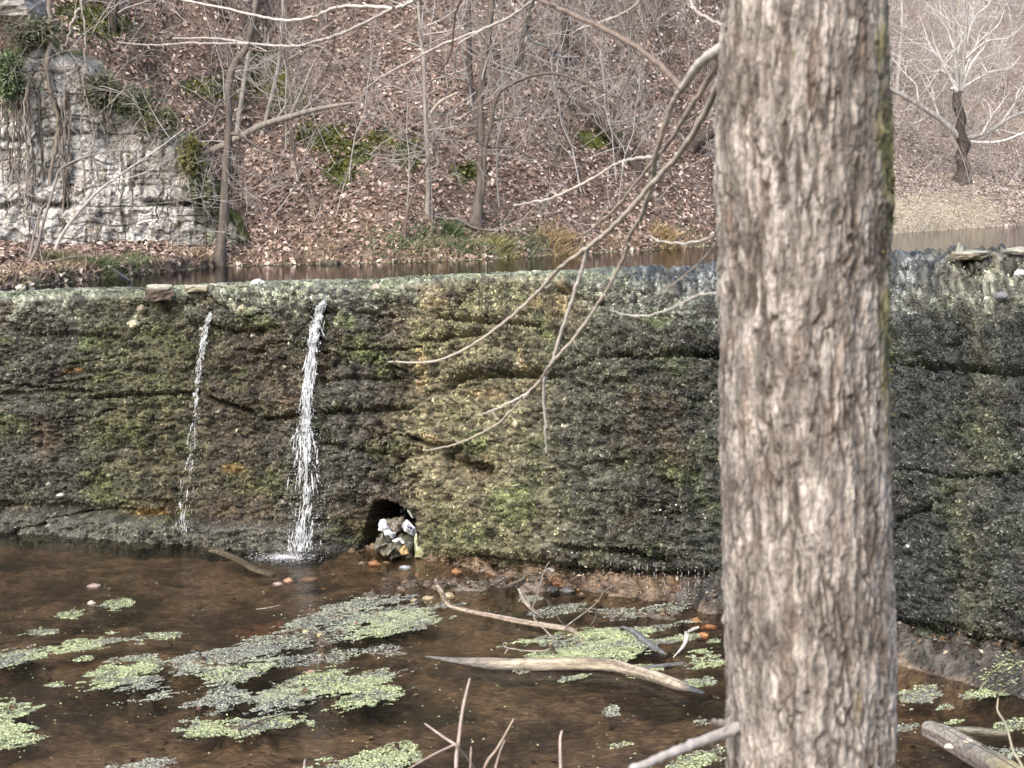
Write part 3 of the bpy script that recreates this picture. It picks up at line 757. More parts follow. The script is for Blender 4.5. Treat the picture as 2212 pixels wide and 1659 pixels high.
# ------------------------------------------------------------------ grass along the far shore
def blades(name, base, length, lean, col, width=.006):
    M = len(base)
    d = RNG.normal(0, lean, (M, 3)); d[:, 2] = 1; d /= np.linalg.norm(d, axis=1, keepdims=True)
    L = (length * RNG.uniform(.5, 1.2, M))[:, None]
    side = np.cross(d, RNG.normal(size=(M, 3))); side /= np.linalg.norm(side, axis=1, keepdims=True)
    mid = base + d * L * .55; tip = base + d * L + np.stack([d[:, 0], d[:, 1], -.25 * np.ones(M)], 1) * L * .35
    w_ = width
    v = np.stack([base - side * w_, base + side * w_, mid + side * w_ * .8, mid - side * w_ * .8, tip], 1)
    i = np.arange(M)[:, None] * 5
    f = np.concatenate([i + [0, 1, 2], i + [0, 2, 3], i + [3, 2, 4]])
    return mesh_np(name, v, f, M_grass, None, np.repeat(col, 5, 0), smooth=False)


ng = 14000
gu = RNG.uniform(-100, 2300, ng); gxx = np.interp(gu, [a for a, b in SHORE], SHX)
band = np.abs(RNG.normal(0, .45, ng)) * np.where(RNG.random(ng) < .4, .2, 1) * np.where(gu < 420, 2.2, 1)
gyy = np.interp(gxx, SHX, SHY) + .02 + band
gzz = hill(gxx, gyy)
k = RNG.random(ng) < (.35 + 1.0 * fbm(gxx * 1.3, gyy * .8, 3, 141)) * np.where(gu > 1900, .35, 1)
gb = np.stack([gxx, gyy, gzz], 1)[k]; gk = gu[k]
green = ((fbm(gb[:, 0] * 1.1, gb[:, 1] * .7, 2, 143) + .35 * np.exp(-((gk - 980) / 120) ** 2) + .25 * np.exp(-((gk - 230) / 120) ** 2)) > .22)
gc = np.where(green[:, None], [.12, .14, .07], [.32, .25, .165]) * RNG.uniform(.6, 1.35, (len(gb), 1))
tag(blades('shore_grass', gb, .15, .65, gc), kind='stuff')
n = 3600                                      # green ground plants above the shore
gu = RNG.normal(980, 90, n); base = np.array([hit(a, b) for a, b in zip(gu[:260], RNG.normal(528, 14, 260))])
sp = base[RNG.integers(0, 260, n)] + RNG.normal(0, .10, (n, 3)) * [1, 1, 0]
sp[:, 2] = hill(sp[:, 0], sp[:, 1])
kk = sp[:, 2] > POOL + .03
gc2 = np.where(RNG.random((n, 1)) < .7, [.13, .165, .09], [.24, .22, .13]) * RNG.uniform(.6, 1.4, (n, 1))
tag(blades('green_groundcover', sp[kk], .11, .8, gc2[kk], .008), kind='stuff')


def tussock(x, y, label, r, h, col, n=420):
    h = h * .75
    c = hit(x, y)
    b = c + RNG.normal(0, r * .35, (n, 3)) * [1, 1, 0]
    b[:, 2] = hill(b[:, 0], b[:, 1]) - .02
    o = blades('grass_tussock', b, h, .75, np.array(col) * RNG.uniform(.6, 1.35, (n, 1)), .007)
    return tag(o, label, 'grass tussock', 'tussocks at the water edge')


tussock(1215, 538, 'large rounded tussock of dry tan grass overhanging the pool', .45, .30, (.36, .27, .15), 900)
tussock(1085, 536, 'yellow green grass tussock beside the dry tan tussock', .3, .28, (.24, .23, .10))
tussock(975, 505, 'small bright green tuft right below the twin stemmed tree', .16, .3, (.10, .15, .07))
tussock(230, 585, 'green tuft at the foot of the pale leaning sapling', .3, .32, (.11, .13, .065), 500)
tussock(120, 570, 'green and straw tuft below the leaning saplings at the cliff foot', .3, .32, (.17, .16, .09), 500)
tussock(1440, 522, 'straw coloured tussock on the shore behind the drooping branches', .35, .35, (.34, .25, .14), 600)


# ------------------------------------------------------------------ trees and saplings of the far bank
def twigs(tb, p, d, L, r, lv, col, up=.15, n=6, kids=(3, 6), spread=.75):
    d = np.asarray(d, float); d = d / np.linalg.norm(d)
    pts = [np.asarray(p, float)]; dd = d.copy()
    for i in range(n - 1):
        dd = dd + RNG.normal(0, .13, 3) + np.array([0, 0, up * .25]); dd /= np.linalg.norm(dd)
        pts.append(pts[-1] + dd * L / (n - 1))
    pts = np.array(pts)
    tb.add(pts, np.linspace(r, r * .3, n), np.array(col) * RNG.uniform(.75, 1.25))
    if lv > 0:
        for k in range(RNG.integers(*kids)):
            t = RNG.uniform(.25, .95); i = min(int(t * (n - 1)), n - 2)
            q = pts[i] + (pts[i + 1] - pts[i]) * (t * (n - 1) - i)
            nd = dd * .9 + RNG.normal(0, spread, 3)
            twigs(tb, q, nd, L * RNG.uniform(.35, .65), max(r * .5, .0028), lv - 1, col, up, n, kids, spread)


def vtree(name, label, cat, base, stems, col, group=None, ntw=26, tl=1.0, depth=None, lean=0.0, bark=None, crown='twigs', rough=.06, twcol=(.36, .33, .31)):
    """stems: list of (partname, [(x, y)...], [half width px...]); positions read off the photograph, set at the base's distance"""
    h = hit(*base); Y0 = depth or h[1]
    root = thing(name, label, cat, tuple(h - [0, 0, .05]), group)
    tb = Tubes(4); allp = []
    for (pn, xy, hw) in stems:
        n = max(8, len(xy) * 4)
        xs = np.array(xy, float)
        j = RNG.normal(0, .35) if pn != 'trunk' else 0
        dep = Y0 + np.linspace(0, 1, len(xs)) * (lean + j)
        pts = resample(P(xs[:, 0], xs[:, 1], dep), n)
        if pn == 'trunk': pts[0, 2] -= .12
        rad = np.interp(np.linspace(0, 1, n), np.linspace(0, 1, len(hw)), hw) / F * Y0
        if pn == 'trunk': rad[0] *= 1.35; rad[1] *= 1.12
        t = Tubes(9); t.add(pts, rad, col if bark is None or pn == 'trunk' else bark if hw[0] < 4.6 else np.array(bark) * .5)
        under(t.build(pn, M_bark, None, rough), root)
        allp.append((pts, rad))
    for i in range(ntw):
        pts, rad = allp[RNG.integers(0, len(allp))]
        k = RNG.integers(len(pts) // 4, len(pts))
        d = RNG.normal(0, 1, 3) * [1, .6, .5] + [0, -.15, .25]
        twigs(tb, pts[k], d, tl * RNG.uniform(.5, 1.3), min(rad[k] * .35, .012) + .003, 2, twcol)
    if ntw:
        o = tb.build(crown, M_twig); under(o, root); o['kind'] = 'stuff'
    return root


GR, DK, PL, BR = (.135, .115, .10), (.075, .062, .055), (.34, .32, .29), (.15, .115, .095)
vtree('bank_tree', 'grey leaning tree rooted at the water edge right of the cliff', 'tree', (470, 571),
      [('trunk', [(470, 573), (482, 496), (486, 417), (490, 337), (494, 278), (494, 198), (499, 159), (512, 131), (532, 103), (544, 60), (556, 0), (566, -60)], [13, 11, 9.5, 8.5, 7.5, 7, 8, 8, 7, 6, 5, 4]),
       ('branch', [(492, 288), (520, 293), (556, 317), (595, 333), (631, 345)], [4, 3, 2.5, 1.5]), ('branch', [(494, 214), (472, 222), (460, 254), (436, 278)], [3.5, 3, 2.5, 1.5]),
       ('branch', [(490, 376), (504, 405), (548, 417), (567, 441)], [3, 2.5, 1.8, 1]), ('branch', [(504, 405), (476, 425), (448, 452)], [2.5, 2, 1.2]),
       ('branch', [(532, 103), (580, 112), (622, 100), (640, 84)], [3, 2, 1.5, 1])], GR, ntw=22, tl=.9)
vtree('leaning_trunk', 'pale lichened fallen trunk propped across the leaning bank tree', 'fallen tree', (424, 345),
      [('trunk', [(424, 341), (476, 317), (528, 290), (567, 270), (619, 254), (675, 238), (740, 226), (770, 222)], [6, 7, 7, 7, 6.5, 5.5, 4, 2]),
       ('branch', [(627, 252), (655, 190), (675, 143), (699, 103)], [4, 3.2, 2.5, 1.5]), ('branch', [(560, 273), (590, 262), (618, 225), (640, 160)], [3, 2.4, 2, 1])], (.27, .245, .21), ntw=10, tl=.7, depth=20.6)
vtree('forest_tree', 'slim pale trunk leaning right above the propped fallen trunk', 'tree', (563, 294),
      [('trunk', [(563, 300), (583, 222), (603, 131), (611, 20), (616, -60)], [4.5, 4, 4, 3.5, 3])], PL, ntw=10)
vtree('forest_tree', 'very thin dark straight tree right of the slim pale trunk', 'tree', (631, 335),
      [('trunk', [(631, 335), (627, 270), (623, 159), (619, 60), (620, -60)], [2.6, 2.4, 2.2, 1.8, 1.5])], BR, ntw=8)
vtree('forest_tree', 'straight pale tree directly behind the leaning bank tree', 'tree', (510, 290),
      [('trunk', [(510, 295), (524, 198), (536, 119), (548, 40), (556, -60)], [5, 4.8, 4.5, 4, 3.5])], (.30, .28, .25), ntw=8)
vtree('bank_tree', 'twin stemmed grey tree with dark swollen foot on the far bank', 'tree', (1026, 485),
      [('trunk', [(1026, 488), (1033, 440), (1037, 400), (1037, 350), (1040, 295), (1037, 211), (1044, 148), (1054, 84), (1063, 0), (1070, -70)], [15, 11, 9, 8, 7.5, 7, 7, 7, 6.5, 6]),
       ('stem', [(1040, 440), (1046, 379), (1048, 320), (1060, 270), (1075, 205), (1122, 173), (1189, 158), (1248, 173), (1303, 198), (1354, 219)], [6, 5, 5, 5, 4.5, 4, 3.2, 2.6, 2, 1]),
       ('branch', [(1036, 281), (987, 299), (950, 302), (915, 303)], [3, 2.4, 2, 1]), ('branch', [(1046, 316), (1101, 320), (1143, 337), (1206, 362), (1248, 375)], [3, 2.5, 2, 1.6, 1]),
       ('branch', [(1060, 262), (1110, 255), (1170, 290), (1240, 320)], [2.5, 2, 1.5, 1]), ('branch', [(1040, 205), (1010, 180), (960, 160), (930, 150)], [2.5, 2, 1.5, 1])], GR, ntw=24, tl=1.0)
vtree('forest_tree', 'slim pale tree left of the twin stemmed tree', 'tree', (924, 470),
      [('trunk', [(924, 474), (924, 358), (919, 253), (915, 126), (907, 55), (900, -60)], [5.5, 5, 4.6, 4.2, 3.8, 3])], (.30, .27, .24), ntw=16)
vtree('crooked_sapling', 'dark crooked sapling at the shore left of the twin stemmed tree', 'sapling', (873, 522),
      [('trunk', [(873, 524), (881, 455), (903, 392), (924, 350), (928, 325)], [4, 3, 2.8, 2.4, 1.5])], BR, ntw=8, tl=.6)
vtree('fallen_branch', 'brown fallen branch leaning against the twin stemmed tree foot', 'fallen branch', (1016, 489),
      [('branch', [(949, 422), (978, 460), (1016, 489), (1045, 497)], [3, 4, 3.5, 2])], BR, ntw=4, tl=.5)
vtree('leaning_trunk', 'dark dead trunk leaning across the slope right of the twin tree', 'fallen tree', (1383, 375),
      [('trunk', [(1385, 378), (1333, 304), (1290, 253), (1227, 202), (1190, 165)], [7, 8, 7.5, 6.5, 5])], (.10, .08, .07), ntw=8)
vtree('forest_tree', 'dark trunk behind the twin stemmed tree at the frame top', 'tree', (1016, 215),
      [('trunk', [(1018, 222), (1014, 130), (1012, 40), (1010, -60)], [7, 6.5, 6, 6])], DK, ntw=10)
vtree('forest_tree', 'thick blackish trunk high on the slope above the leaning dead trunk', 'tree', (1219, 150),
      [('trunk', [(1216, 158), (1221, 90), (1224, 0), (1228, -70)], [10, 8.5, 8, 8])], DK, ntw=14)
vtree('forest_tree', 'dark trunk leaning right between two blackish trunks up the slope', 'tree', (1122, 160),
      [('trunk', [(1120, 168), (1128, 100), (1140, 42), (1165, -60)], [8, 7, 6.5, 6])], DK, ntw=12)
vtree('forest_tree', 'dark trunk forking near the frame top far left of the pale trunks', 'tree', (240, 62),
      [('trunk', [(242, 70), (246, 40), (250, 0), (252, -70)], [9, 8, 7, 7])], DK, ntw=10)
vtree('crooked_vine', 'pale vine bent into an S on the slope left of the twin tree', 'vine', (975, 272),
      [('stem', [(989, 200), (953, 219), (935, 238), (928, 252), (938, 270), (975, 273)], [3, 3.6, 4, 4, 3.6, 2.5])], (.40, .35, .29), ntw=0)
vtree('dead_stump', 'black hollow stump half hidden behind the big foreground trunk', 'stump', (1500, 330),
      [('trunk', [(1488, 332), (1503, 312), (1525, 292), (1545, 285)], [10, 14, 16, 10])], DK, ntw=6)
FANS = []
for (x0, y0, ex, ey, hw) in [(2069, 200, 2010, 60, 3.2), (2066, 150, 2028, -20, 2.6), (2062, 110, 2030, 10, 2), (2058, 40, 2040, -50, 1.8), (2074, 205, 2140, 70, 3.2), (2079, 165, 2170, 20, 2.6), (2083, 110, 2150, -30, 2.4),
                            (2086, 70, 2120, -50, 2), (2070, 185, 1985, 130, 2.4), (2078, 190, 2205, 120, 2.6), (2070, 165, 1990, 70, 2), (2082, 130, 2215, 50, 2), (2120, 292, 2180, 200, 2.4), (2165, 264, 2215, 160, 2.2),
                            (2030, 258, 2000, 160, 2.4), (1985, 226, 1960, 130, 2.2), (2064, 130, 2095, 10, 1.8)]:
    mx0, my0 = x0 + .42 * (ex - x0) + random.uniform(-9, 9), y0 + .42 * (ey - y0) + random.uniform(-12, 4)
    qx, qy = x0 + .75 * (ex - x0) + random.uniform(-9, 9), y0 + .72 * (ey - y0) + random.uniform(-8, 8)
    FANS.append(('branch', [(x0, y0), (mx0, my0), (qx, qy), (ex, ey)], [hw, hw * .75, hw * .5, hw * .25]))
    for q in range(2):
        sx = random.choice([-1, 1])
        FANS.append(('branch', [(mx0, my0), (mx0 + sx * random.uniform(8, 22), my0 - random.uniform(15, 35)), (mx0 + sx * random.uniform(25, 60), my0 - random.uniform(45, 95))], [hw * .55, hw * .4, .4]))
vtree('bank_tree', 'spreading bare tree with black trunk and pale fan of branches on right', 'tree', (2080, 389),
      [('trunk', [(2078, 394), (2083, 365), (2077, 338), (2082, 312), (2073, 285), (2077, 255), (2067, 225), (2069, 196)], [22, 14, 13, 14, 11, 10, 10, 9]),
       ('stem', [(2068, 215), (2066, 150), (2061, 99), (2057, 0), (2055, -70)], [6, 5, 4.5, 4, 3.5]),
       ('branch', [(2075, 300), (2037, 262), (1977, 222), (1926, 195), (1880, 176)], [7, 6, 5.5, 4.5, 3]), ('branch', [(2080, 300), (2132, 286), (2176, 258), (2212, 242), (2260, 225)], [5, 4.5, 4, 3.5, 3]),
       ('branch', [(2071, 230), (2077, 175), (2085, 79), (2089, 0), (2092, -70)], [5, 4.5, 4, 3.5, 3]), ('branch', [(2084, 305), (2130, 308), (2170, 303), (2212, 286)], [3.5, 3, 2.5, 2]),
       ('branch', [(2076, 205), (2060, 192), (2052, 194)], [4, 4, 3]), ('branch', [(1990, 232), (1958, 238), (1926, 240)], [2, 1.6, 1]), ('branch', [(2010, 250), (1985, 262), (1968, 268)], [2, 1.6, 1])] + FANS,
      (.06, .05, .045), ntw=90, tl=1.5, bark=(.62, .60, .57), twcol=(.60, .58, .55))
vtree('forest_tree', 'pale slender tree just right of the big foreground trunk', 'tree', (1944, 205),
      [('trunk', [(1936, 208), (1943, 130), (1948, 60), (1946, -60)], [4.5, 4, 3.5, 3])], (.42, .40, .37), ntw=14, tl=1.3)

# saplings at the foot of the cliff
def sapling(label, base, stems, col, ntw=5):
    return vtree('cliff_sapling', label, 'sapling', base, [('stem', a, b) for a, b in stems], col, ntw=ntw, tl=.6)


sapling('forked grey sapling bending right across the cliff, foot at far left', (56, 577), [([(56, 580), (79, 536), (95, 476), (119, 397), (131, 365), (179, 341), (238, 327), (317, 325)], [5, 4, 3.2, 2.6, 2.2, 2, 1.6, 1]),
        ([(64, 556), (75, 500), (88, 455), (100, 440)], [3, 2.6, 2, 1.2])], (.24, .21, .19))
sapling('straight pale sapling leaning right over the cliff face', (111, 565), [([(108, 570), (131, 512), (175, 452), (222, 405), (278, 365), (337, 325), (393, 282)], [4.5, 4, 3.4, 3, 2.6, 2, 1.2]),
        ([(235, 392), (300, 378), (365, 345)], [1.8, 1.4, .8])], (.40, .37, .34))
sapling('blackish curved sapling crossing behind the forked grey sapling', (60, 555), [([(63, 560), (75, 496), (84, 470), (96, 444), (102, 420)], [3, 2.8, 2.4, 2, 1])], (.05, .045, .04), 2)
sapling('thin dark shoots in front of the cliff bottom', (195, 545), [([(195, 550), (212, 505), (230, 470)], [1.6, 1.3, .8]), ([(200, 540), (196, 500), (192, 455)], [1.4, 1.2, .7])], (.12, .10, .08), 3)
sapling('thin brown shoot between the cliff and the leaning bank tree', (440, 560), [([(440, 565), (446, 520), (442, 470), (450, 430)], [2, 1.6, 1.3, .8])], (.18, .15, .12), 4)

# vines hanging down the cliff
VG = 'vines hanging on the cliff'
def vine(xy, hw, col, label):
    xs = np.array(xy, float)
    dep = np.array([np.interp(x, cpx[150], cpt[150, :, 1]) for x in xs[:, 0]])
    pts = resample(P(xs[:, 0], xs[:, 1], dep - .16), len(xs) * 5); pts += RNG.normal(0, .012, pts.shape)
    t = Tubes(5); t.add(pts, hw / F * 20 * np.linspace(1.45, 1.0, len(pts)), col)
    tag(t.build('hanging_vine', M_bark, None, .1), label, 'vine', VG)


vine([(107, -20), (111, 79), (103, 139), (111, 206), (123, 238), (123, 310), (111, 357), (104, 430)], 4.0, (.22, .19, .16), 'thick twisted vine hanging full height down the left of the cliff')
vine([(172, 18), (155, 48), (147, 83), (131, 107)], 2.2, (.34, .31, .27), 'pale curling vine at the top of the cliff')
vine([(175, 0), (186, 91), (182, 179), (190, 230)], 1.8, (.30, .27, .24), 'long thin vine trailing off the cliff brow')
for i in range(34):
    x = random.uniform(5, 410); yt_ = ip(x, [(0, 140), (180, 200), (300, 300), (400, 390)]) + random.uniform(0, 60); y1 = random.uniform(max(yt_ + 60, 420), 535)
    pts = [(x, yt_)]
    for k in range(4): pts.append((pts[-1][0] + random.uniform(-9, 9), yt_ + (y1 - yt_) * (k + 1) / 4))
    vine(pts, random.uniform(.8, 1.7), random.choice([(.14, .12, .10), (.26, .23, .2), (.09, .08, .07)]), 'thin wavy vine stem clinging to the pale cliff face')

def px2m(hp, Y): return hp / F * Y


def block(label, x, y, hw, hh, dep, Y, col, seed, rz=0.0):
    """a broken squared block: a bevelled box with ragged faces"""
    p = P(x, y, Y); n = 9
    g = np.linspace(-1, 1, n); V = []; Fq = []
    for ax in range(3):
        for sgn in (-1, 1):
            a, b = np.meshgrid(g, g); c = np.full_like(a, sgn)
            q = np.stack([c, a, b], -1) if ax == 0 else np.stack([a, c, b], -1) if ax == 1 else np.stack([a, b, c], -1)
            off = len(V) * n * n; V.append(q.reshape(-1, 3)); Fq.append(grid_faces(n, n) + off)
    v = np.concatenate(V); l = np.linalg.norm(v, axis=1, keepdims=True)
    v = v * (1 - .13 * np.clip(l - 1.1, 0, 1))
    d = np.array([[mnoise.fractal(Vector(q) * 1.8 + Vector((seed, k * 7, 0)), 1, 2, 4) for k in range(3)] for q in v]) * .16
    v = (v + d) * np.array([px2m(hw, Y), dep, px2m(hh, Y)])
    cl = mix(col[0], col[1], np.clip(d[:, 0] * 4 + .5, 0, 1)); cl = mix(cl, col[2], sstep(.55, .9, v[:, 2] / px2m(hh, Y)))
    o = mesh_np('stone_block', v, np.concatenate(Fq), M_stone, None, cl, smooth=False)
    o.location = tuple(p); o.rotation_euler = (0, 0, rz)
    return tag(o, label, 'stone', 'stones lodged on the dam')


# ivy and fern clumps on the cliff brow
def ivy(x, y, rx, ry, n, label, col=(.065, .075, .035)):
    xs = x + RNG.normal(0, .45, n) * rx; yy = y + RNG.normal(0, .45, n) * ry
    dep = np.interp(xs, cpx[200], cpt[200, :, 1]) - RNG.uniform(.02, .3, n)
    p = P(xs, yy, dep)
    c = np.array(col) * RNG.uniform(.5, 1.7, (n, 1))
    o = flakes('ivy_clump', p, np.tile([0, -1, .6], (n, 1)), RNG.uniform(.02, .045, n), c, M_moss, aspect=.6, tilt=.6)
    tag(o, label, 'ivy', 'ivy on the cliff')


ivy(22, 165, 32, 52, 1500, 'bright green ivy clump at the left edge of the cliff top', (.075, .11, .045))
ivy(75, 68, 60, 28, 1200, 'dark ivy draped above the left part of the cliff')
ivy(290, 222, 45, 30, 1100, 'dark green ivy hanging over the middle of the cliff brow')
ivy(215, 195, 40, 36, 900, 'sparse ivy and dead stems below the cliff brow', (.07, .075, .04))
ivy(345, 262, 45, 28, 1000, 'mossy ivy on the descending right edge of the cliff', (.075, .08, .03))
ivy(410, 340, 24, 44, 900, 'yellow green moss fringe down the right edge of the cliff', (.10, .10, .025))
ivy(435, 410, 22, 32, 1000, 'ivy tuft low on the right edge of the cliff')

block('pale rock outcrop at the top left corner above the cliff', 30, 18, 52, 24, .5, float(hit(30, 30)[1]) - .2, ((.20, .185, .165), (.42, .40, .37), (.6, .58, .54)), 21)
# brushwood: many bare saplings
variants = []
for k in range(8):
    tb = Tubes(4)
    hgt = 2.6
    twigs(tb, (0, 0, 0), (RNG.normal(0, .15), RNG.normal(0, .1), 1), hgt, .016, 3, random.choice([(.30, .27, .25), (.22, .19, .17), (.38, .36, .34)]), .2, 7, (4, 7), .6)
    variants.append(tb.build('slope_sapling', M_twig))
BG = 'bare saplings scattered over the slope'
cnt = 0
for i in range(125):
    x = random.choice([random.uniform(-40, 2240), random.uniform(1000, 2240)])
    y = random.uniform(-60, 400) if random.random() < .85 else random.uniform(380, 500)
    if x < 430 and y > 60: continue
    if 1585 < x < 1880: continue
    h = hit(x, y)
    if h[2] < POOL + .15: continue
    src = variants[cnt % 8]
    o = src if cnt < 8 else src.copy()
    if cnt >= 8: COL.objects.link(o)
    o.location = h - [0, 0, .04]; s = random.uniform(.5, 1.25) * (1 + max(0, h[1] - 30) / 40)
    o.scale = (s, s, s); o.rotation_euler = (random.uniform(-.15, .15), random.uniform(-.25, .25), random.uniform(0, 6.28))
    tag(o, 'thin bare grey sapling growing out of the leaf covered slope', 'sapling', BG)
    cnt += 1
tb = Tubes(3)                                 # fine brush and fallen twigs that read as one mass
for i in range(2000):
    x = random.uniform(-60, 2260); y = random.uniform(-60, 540)
    if random.random() < .35: x = random.uniform(1050, 2260); y = random.uniform(-60, 260)
    if i % 3 == 0 and random.random() < .25: x = random.uniform(1900, 2260); y = random.uniform(-60, 330)
    if (x < 430 and y > 150) or 1600 < x < 1870: continue
    Yg = 18 + 0
    h = hit(x, y) if i % 3 == 0 else h + np.array([random.uniform(-.5, .5), random.uniform(-.3, .6), 0])
    if i % 3: h[2] = float(hill(h[0], h[1]))
    if h[2] < POOL + .15: continue
    col = random.choice([(.40, .37, .35), (.55, .53, .50), (.30, .26, .23), (.16, .13, .11)])
    L = random.uniform(.4, 1.5) * (1 + max(0, h[1] - 30) / 50)
    d = RNG.normal(0, 1, 3) * [.7, .4, .3] + [0, -.1, random.choice([.25, .9, .9])]
    twigs(tb, h + [0, 0, -.02], d, L, random.uniform(.004, .008) * (1 + max(0, h[1] - 28) / 30), 1, col, .1, 5, (2, 5), .7)
for i in range(95):                          # dead stems hanging over the cliff brow
    x = random.uniform(-20, 430); y = ip(x, [(0, 90), (90, 110), (190, 180), (300, 240), (400, 330), (450, 430)]) + random.uniform(-70, 12)
    p0 = P(x, y, np.interp(x, cpx[200], cpt[200, :, 1]) - random.uniform(.1, .5))
    twigs(tb, p0, (random.uniform(-.8, .8), random.uniform(-.5, .1), random.choice([-.6, .1, .5])), random.uniform(.4, .9), random.uniform(.004, .008), 1,
          random.choice([(.36, .32, .29), (.22, .18, .15), (.12, .1, .085)]), -.35, 6, (2, 4), .6)
tag(tb.build('brushwood', M_twig), kind='stuff')

# ------------------------------------------------------------------ stones
def stone(name, label, c, size, col, cat='stone', group=None, seed=0, sub=3, parent=None, flat=1.0, rough=.25):
    import bmesh
    bm = bmesh.new(); bmesh.ops.create_icosphere(bm, subdivisions=sub, radius=1)
    cl = []
    for v in bm.verts:
        n = v.co.normalized()
        f = 1 + rough * mnoise.fractal(n * 1.5 + Vector((seed * 3.1, seed, 0)), 1, 2, 4)
        q = Vector((round(n.x * 1.6) / 1.6, round(n.y * 1.6) / 1.6, round(n.z * 1.6) / 1.6))
        v.co = (n * .75 + q * .25) * f
    vs = np.array([v.co[:] for v in bm.verts]) * np.array(size)
    fs = np.array([[v.index for v in f.verts] for f in bm.faces]); bm.free()
    nz = np.array([mnoise.noise(Vector(v) * 30 + Vector((seed, 0, 0))) for v in vs])
    col = np.array(col) * (1 + .35 * nz[:, None])
    rz = seed * 1.3 % 1.0 - .5
    o = mesh_np(name, vs, fs, M_stone, None, col, smooth=False)
    o.location = c; o.rotation_euler = (0, 0, rz)
    return tag(o, label, cat, group)


def bed_stone(x, y, hw, hh, col, label, seed, name='stone'):
    p = PZ(float(x), float(y), 0.0); Y = p[1]
    z = max(bed_z(p), -.02)
    rx = px2m(hw, Y); rz = max(px2m(hh, Y), .012)
    return stone(name, label, (p[0], p[1], z + rz * .35), (rx, rx * .8, rz), col, 'stone', 'loose stones in the stream', seed)


OR, PK, PA = (.27, .14, .065), (.34, .27, .24), (.46, .42, .36)
bed_stone(203, 1265, 16, 7, PK, 'pink flat stone alone in the open water on the left', 1)
bed_stone(197, 1303, 9, 9, PA, 'round pale stone in the water below the pink flat stone', 2)
bed_stone(246, 1300, 12, 5, PK, 'small pinkish stone beside a duckweed streak right of the round stone', 3)
bed_stone(600, 1260, 14, 6, PK, 'pinkish stone touching the lower end of the dark sunken stick', 4)
bed_stone(622, 1254, 12, 8, (.36, .22, .15), 'reddish brown stone near the lower end of the dark stick', 5)
bed_stone(668, 1250, 22, 6, (.16, .10, .06), 'brown flat stone in front of the tall waterfall', 6)
bed_stone(808, 1217, 15, 8, OR, 'orange stone on the mud in front of the drain hole', 7)
bed_stone(780, 1214, 8, 4, PA, 'small white stone left of the orange stone at the drain hole', 8)
bed_stone(833, 1213, 10, 4, (.33, .24, .16), 'tan pebble right of the orange stone at the drain hole', 9)
bed_stone(875, 1225, 15, 7, (.30, .33, .36), 'blue grey stone in front of the dumped sacks', 10)
bed_stone(985, 1235, 12, 8, OR, 'bright orange stone by the dam foot left of the forked stick', 11)
bed_stone(1503, 1342, 11, 11, OR, 'upright orange stone left of the big trunk', 12)
bed_stone(1532, 1352, 20, 6, (.30, .14, .06), 'long rusty brown stone behind the big trunk edge', 13)
bed_stone(1518, 1371, 14, 9, (.40, .20, .09), 'rounded orange stone in front of the rusty long stone', 14)
bed_stone(1188, 1246, 13, 6, (.25, .25, .24), 'flat grey stone at the foot of the dam behind the forked twig', 15)
bed_stone(1190, 1274, 18, 9, (.05, .05, .05), 'wet black rounded stone right of the forked twig', 16)
bed_stone(1226, 1276, 16, 8, (.09, .09, .09), 'wet dark grey stone right of the black rounded stone', 17)
bed_stone(968, 1287, 14, 9, (.36, .30, .20), 'pale tan stone beside the raised end of the bleached branch', 18)
bed_stone(925, 1292, 15, 8, (.38, .32, .2), 'tan stone on the mud bar left of the bleached branch', 19)
bed_stone(895, 1296, 12, 6, (.40, .33, .2), 'small tan stone at the left of the mud bar stones', 20)
bed_stone(690, 1372, 12, 6, (.42, .36, .18), 'yellowish stone in the middle of the grey duckweed bar', 21)
bed_stone(660, 1368, 9, 5, (.42, .38, .2), 'small yellowish stone left of the bigger yellow one', 22)
bed_stone(430, 1525, 7, 7, PK, 'pink pointed pebble left of the large duckweed mat', 23)
bed_stone(672, 1450, 14, 7, (.34, .2, .14), 'reddish stone on the duckweed mat below the mud bar', 24)
bed_stone(2052, 1527, 12, 6, (.40, .26, .19), 'pinkish dead leaf shaped stone right of the big trunk', 25)
SM = ['small brown stone left of the orange stone, below the tall waterfall', 'small brown stone in the mud just below the blue grey stone', 'small brown stone midway between blue grey and bright orange stones',
      'small brown stone just right of the bright orange stone', 'small brown stone right of the bright orange stone, next to a dark stick', 'small stone directly above the dark flat stick at the dam foot',
      'small stone just right of the dark flat stick at the dam foot', 'small stone in rusty water below the brown flat stone', 'small stone in the mud between the tan pebble and the mud bar', 'small stone right of the two wet black stones',
      'small stone under the water drips right of the black stones', 'small stone at the upper end of the dark sunken stick', 'small stone left of the tan pebble and above the rusty water', 'small stone above the middle of the bleached branch',
      'small stone above the bleached branch near its raised end', 'small stone left of the tan stones on the mud bar']
for i, (x, y) in enumerate([(745, 1236), (900, 1242), (945, 1246), (1015, 1252), (1060, 1258), (1095, 1246), (1140, 1258), (700, 1268), (830, 1250), (1255, 1282), (1290, 1298), (560, 1236), (720, 1240), (1040, 1290), (1010, 1300), (870, 1275)]):
    bed_stone(x, y, random.uniform(6, 12), random.uniform(3, 6), random.choice([(.2, .13, .08), (.14, .11, .09), (.26, .2, .15), (.22, .12, .06)]), SM[i], 40 + i)

# blocks and stones lodged on the dam
def dam_stone(x, y, hw, hh, dep, col, label, seed, out=.03, name='stone', rough=.25, Y=None):
    p = face_at(x, y, out) if Y is None else P(x, y, Y)
    return stone(name, label, tuple(p), (px2m(hw, p[1]), dep, px2m(hh, p[1])), col, 'stone', 'stones lodged on the dam', seed, rough=rough)


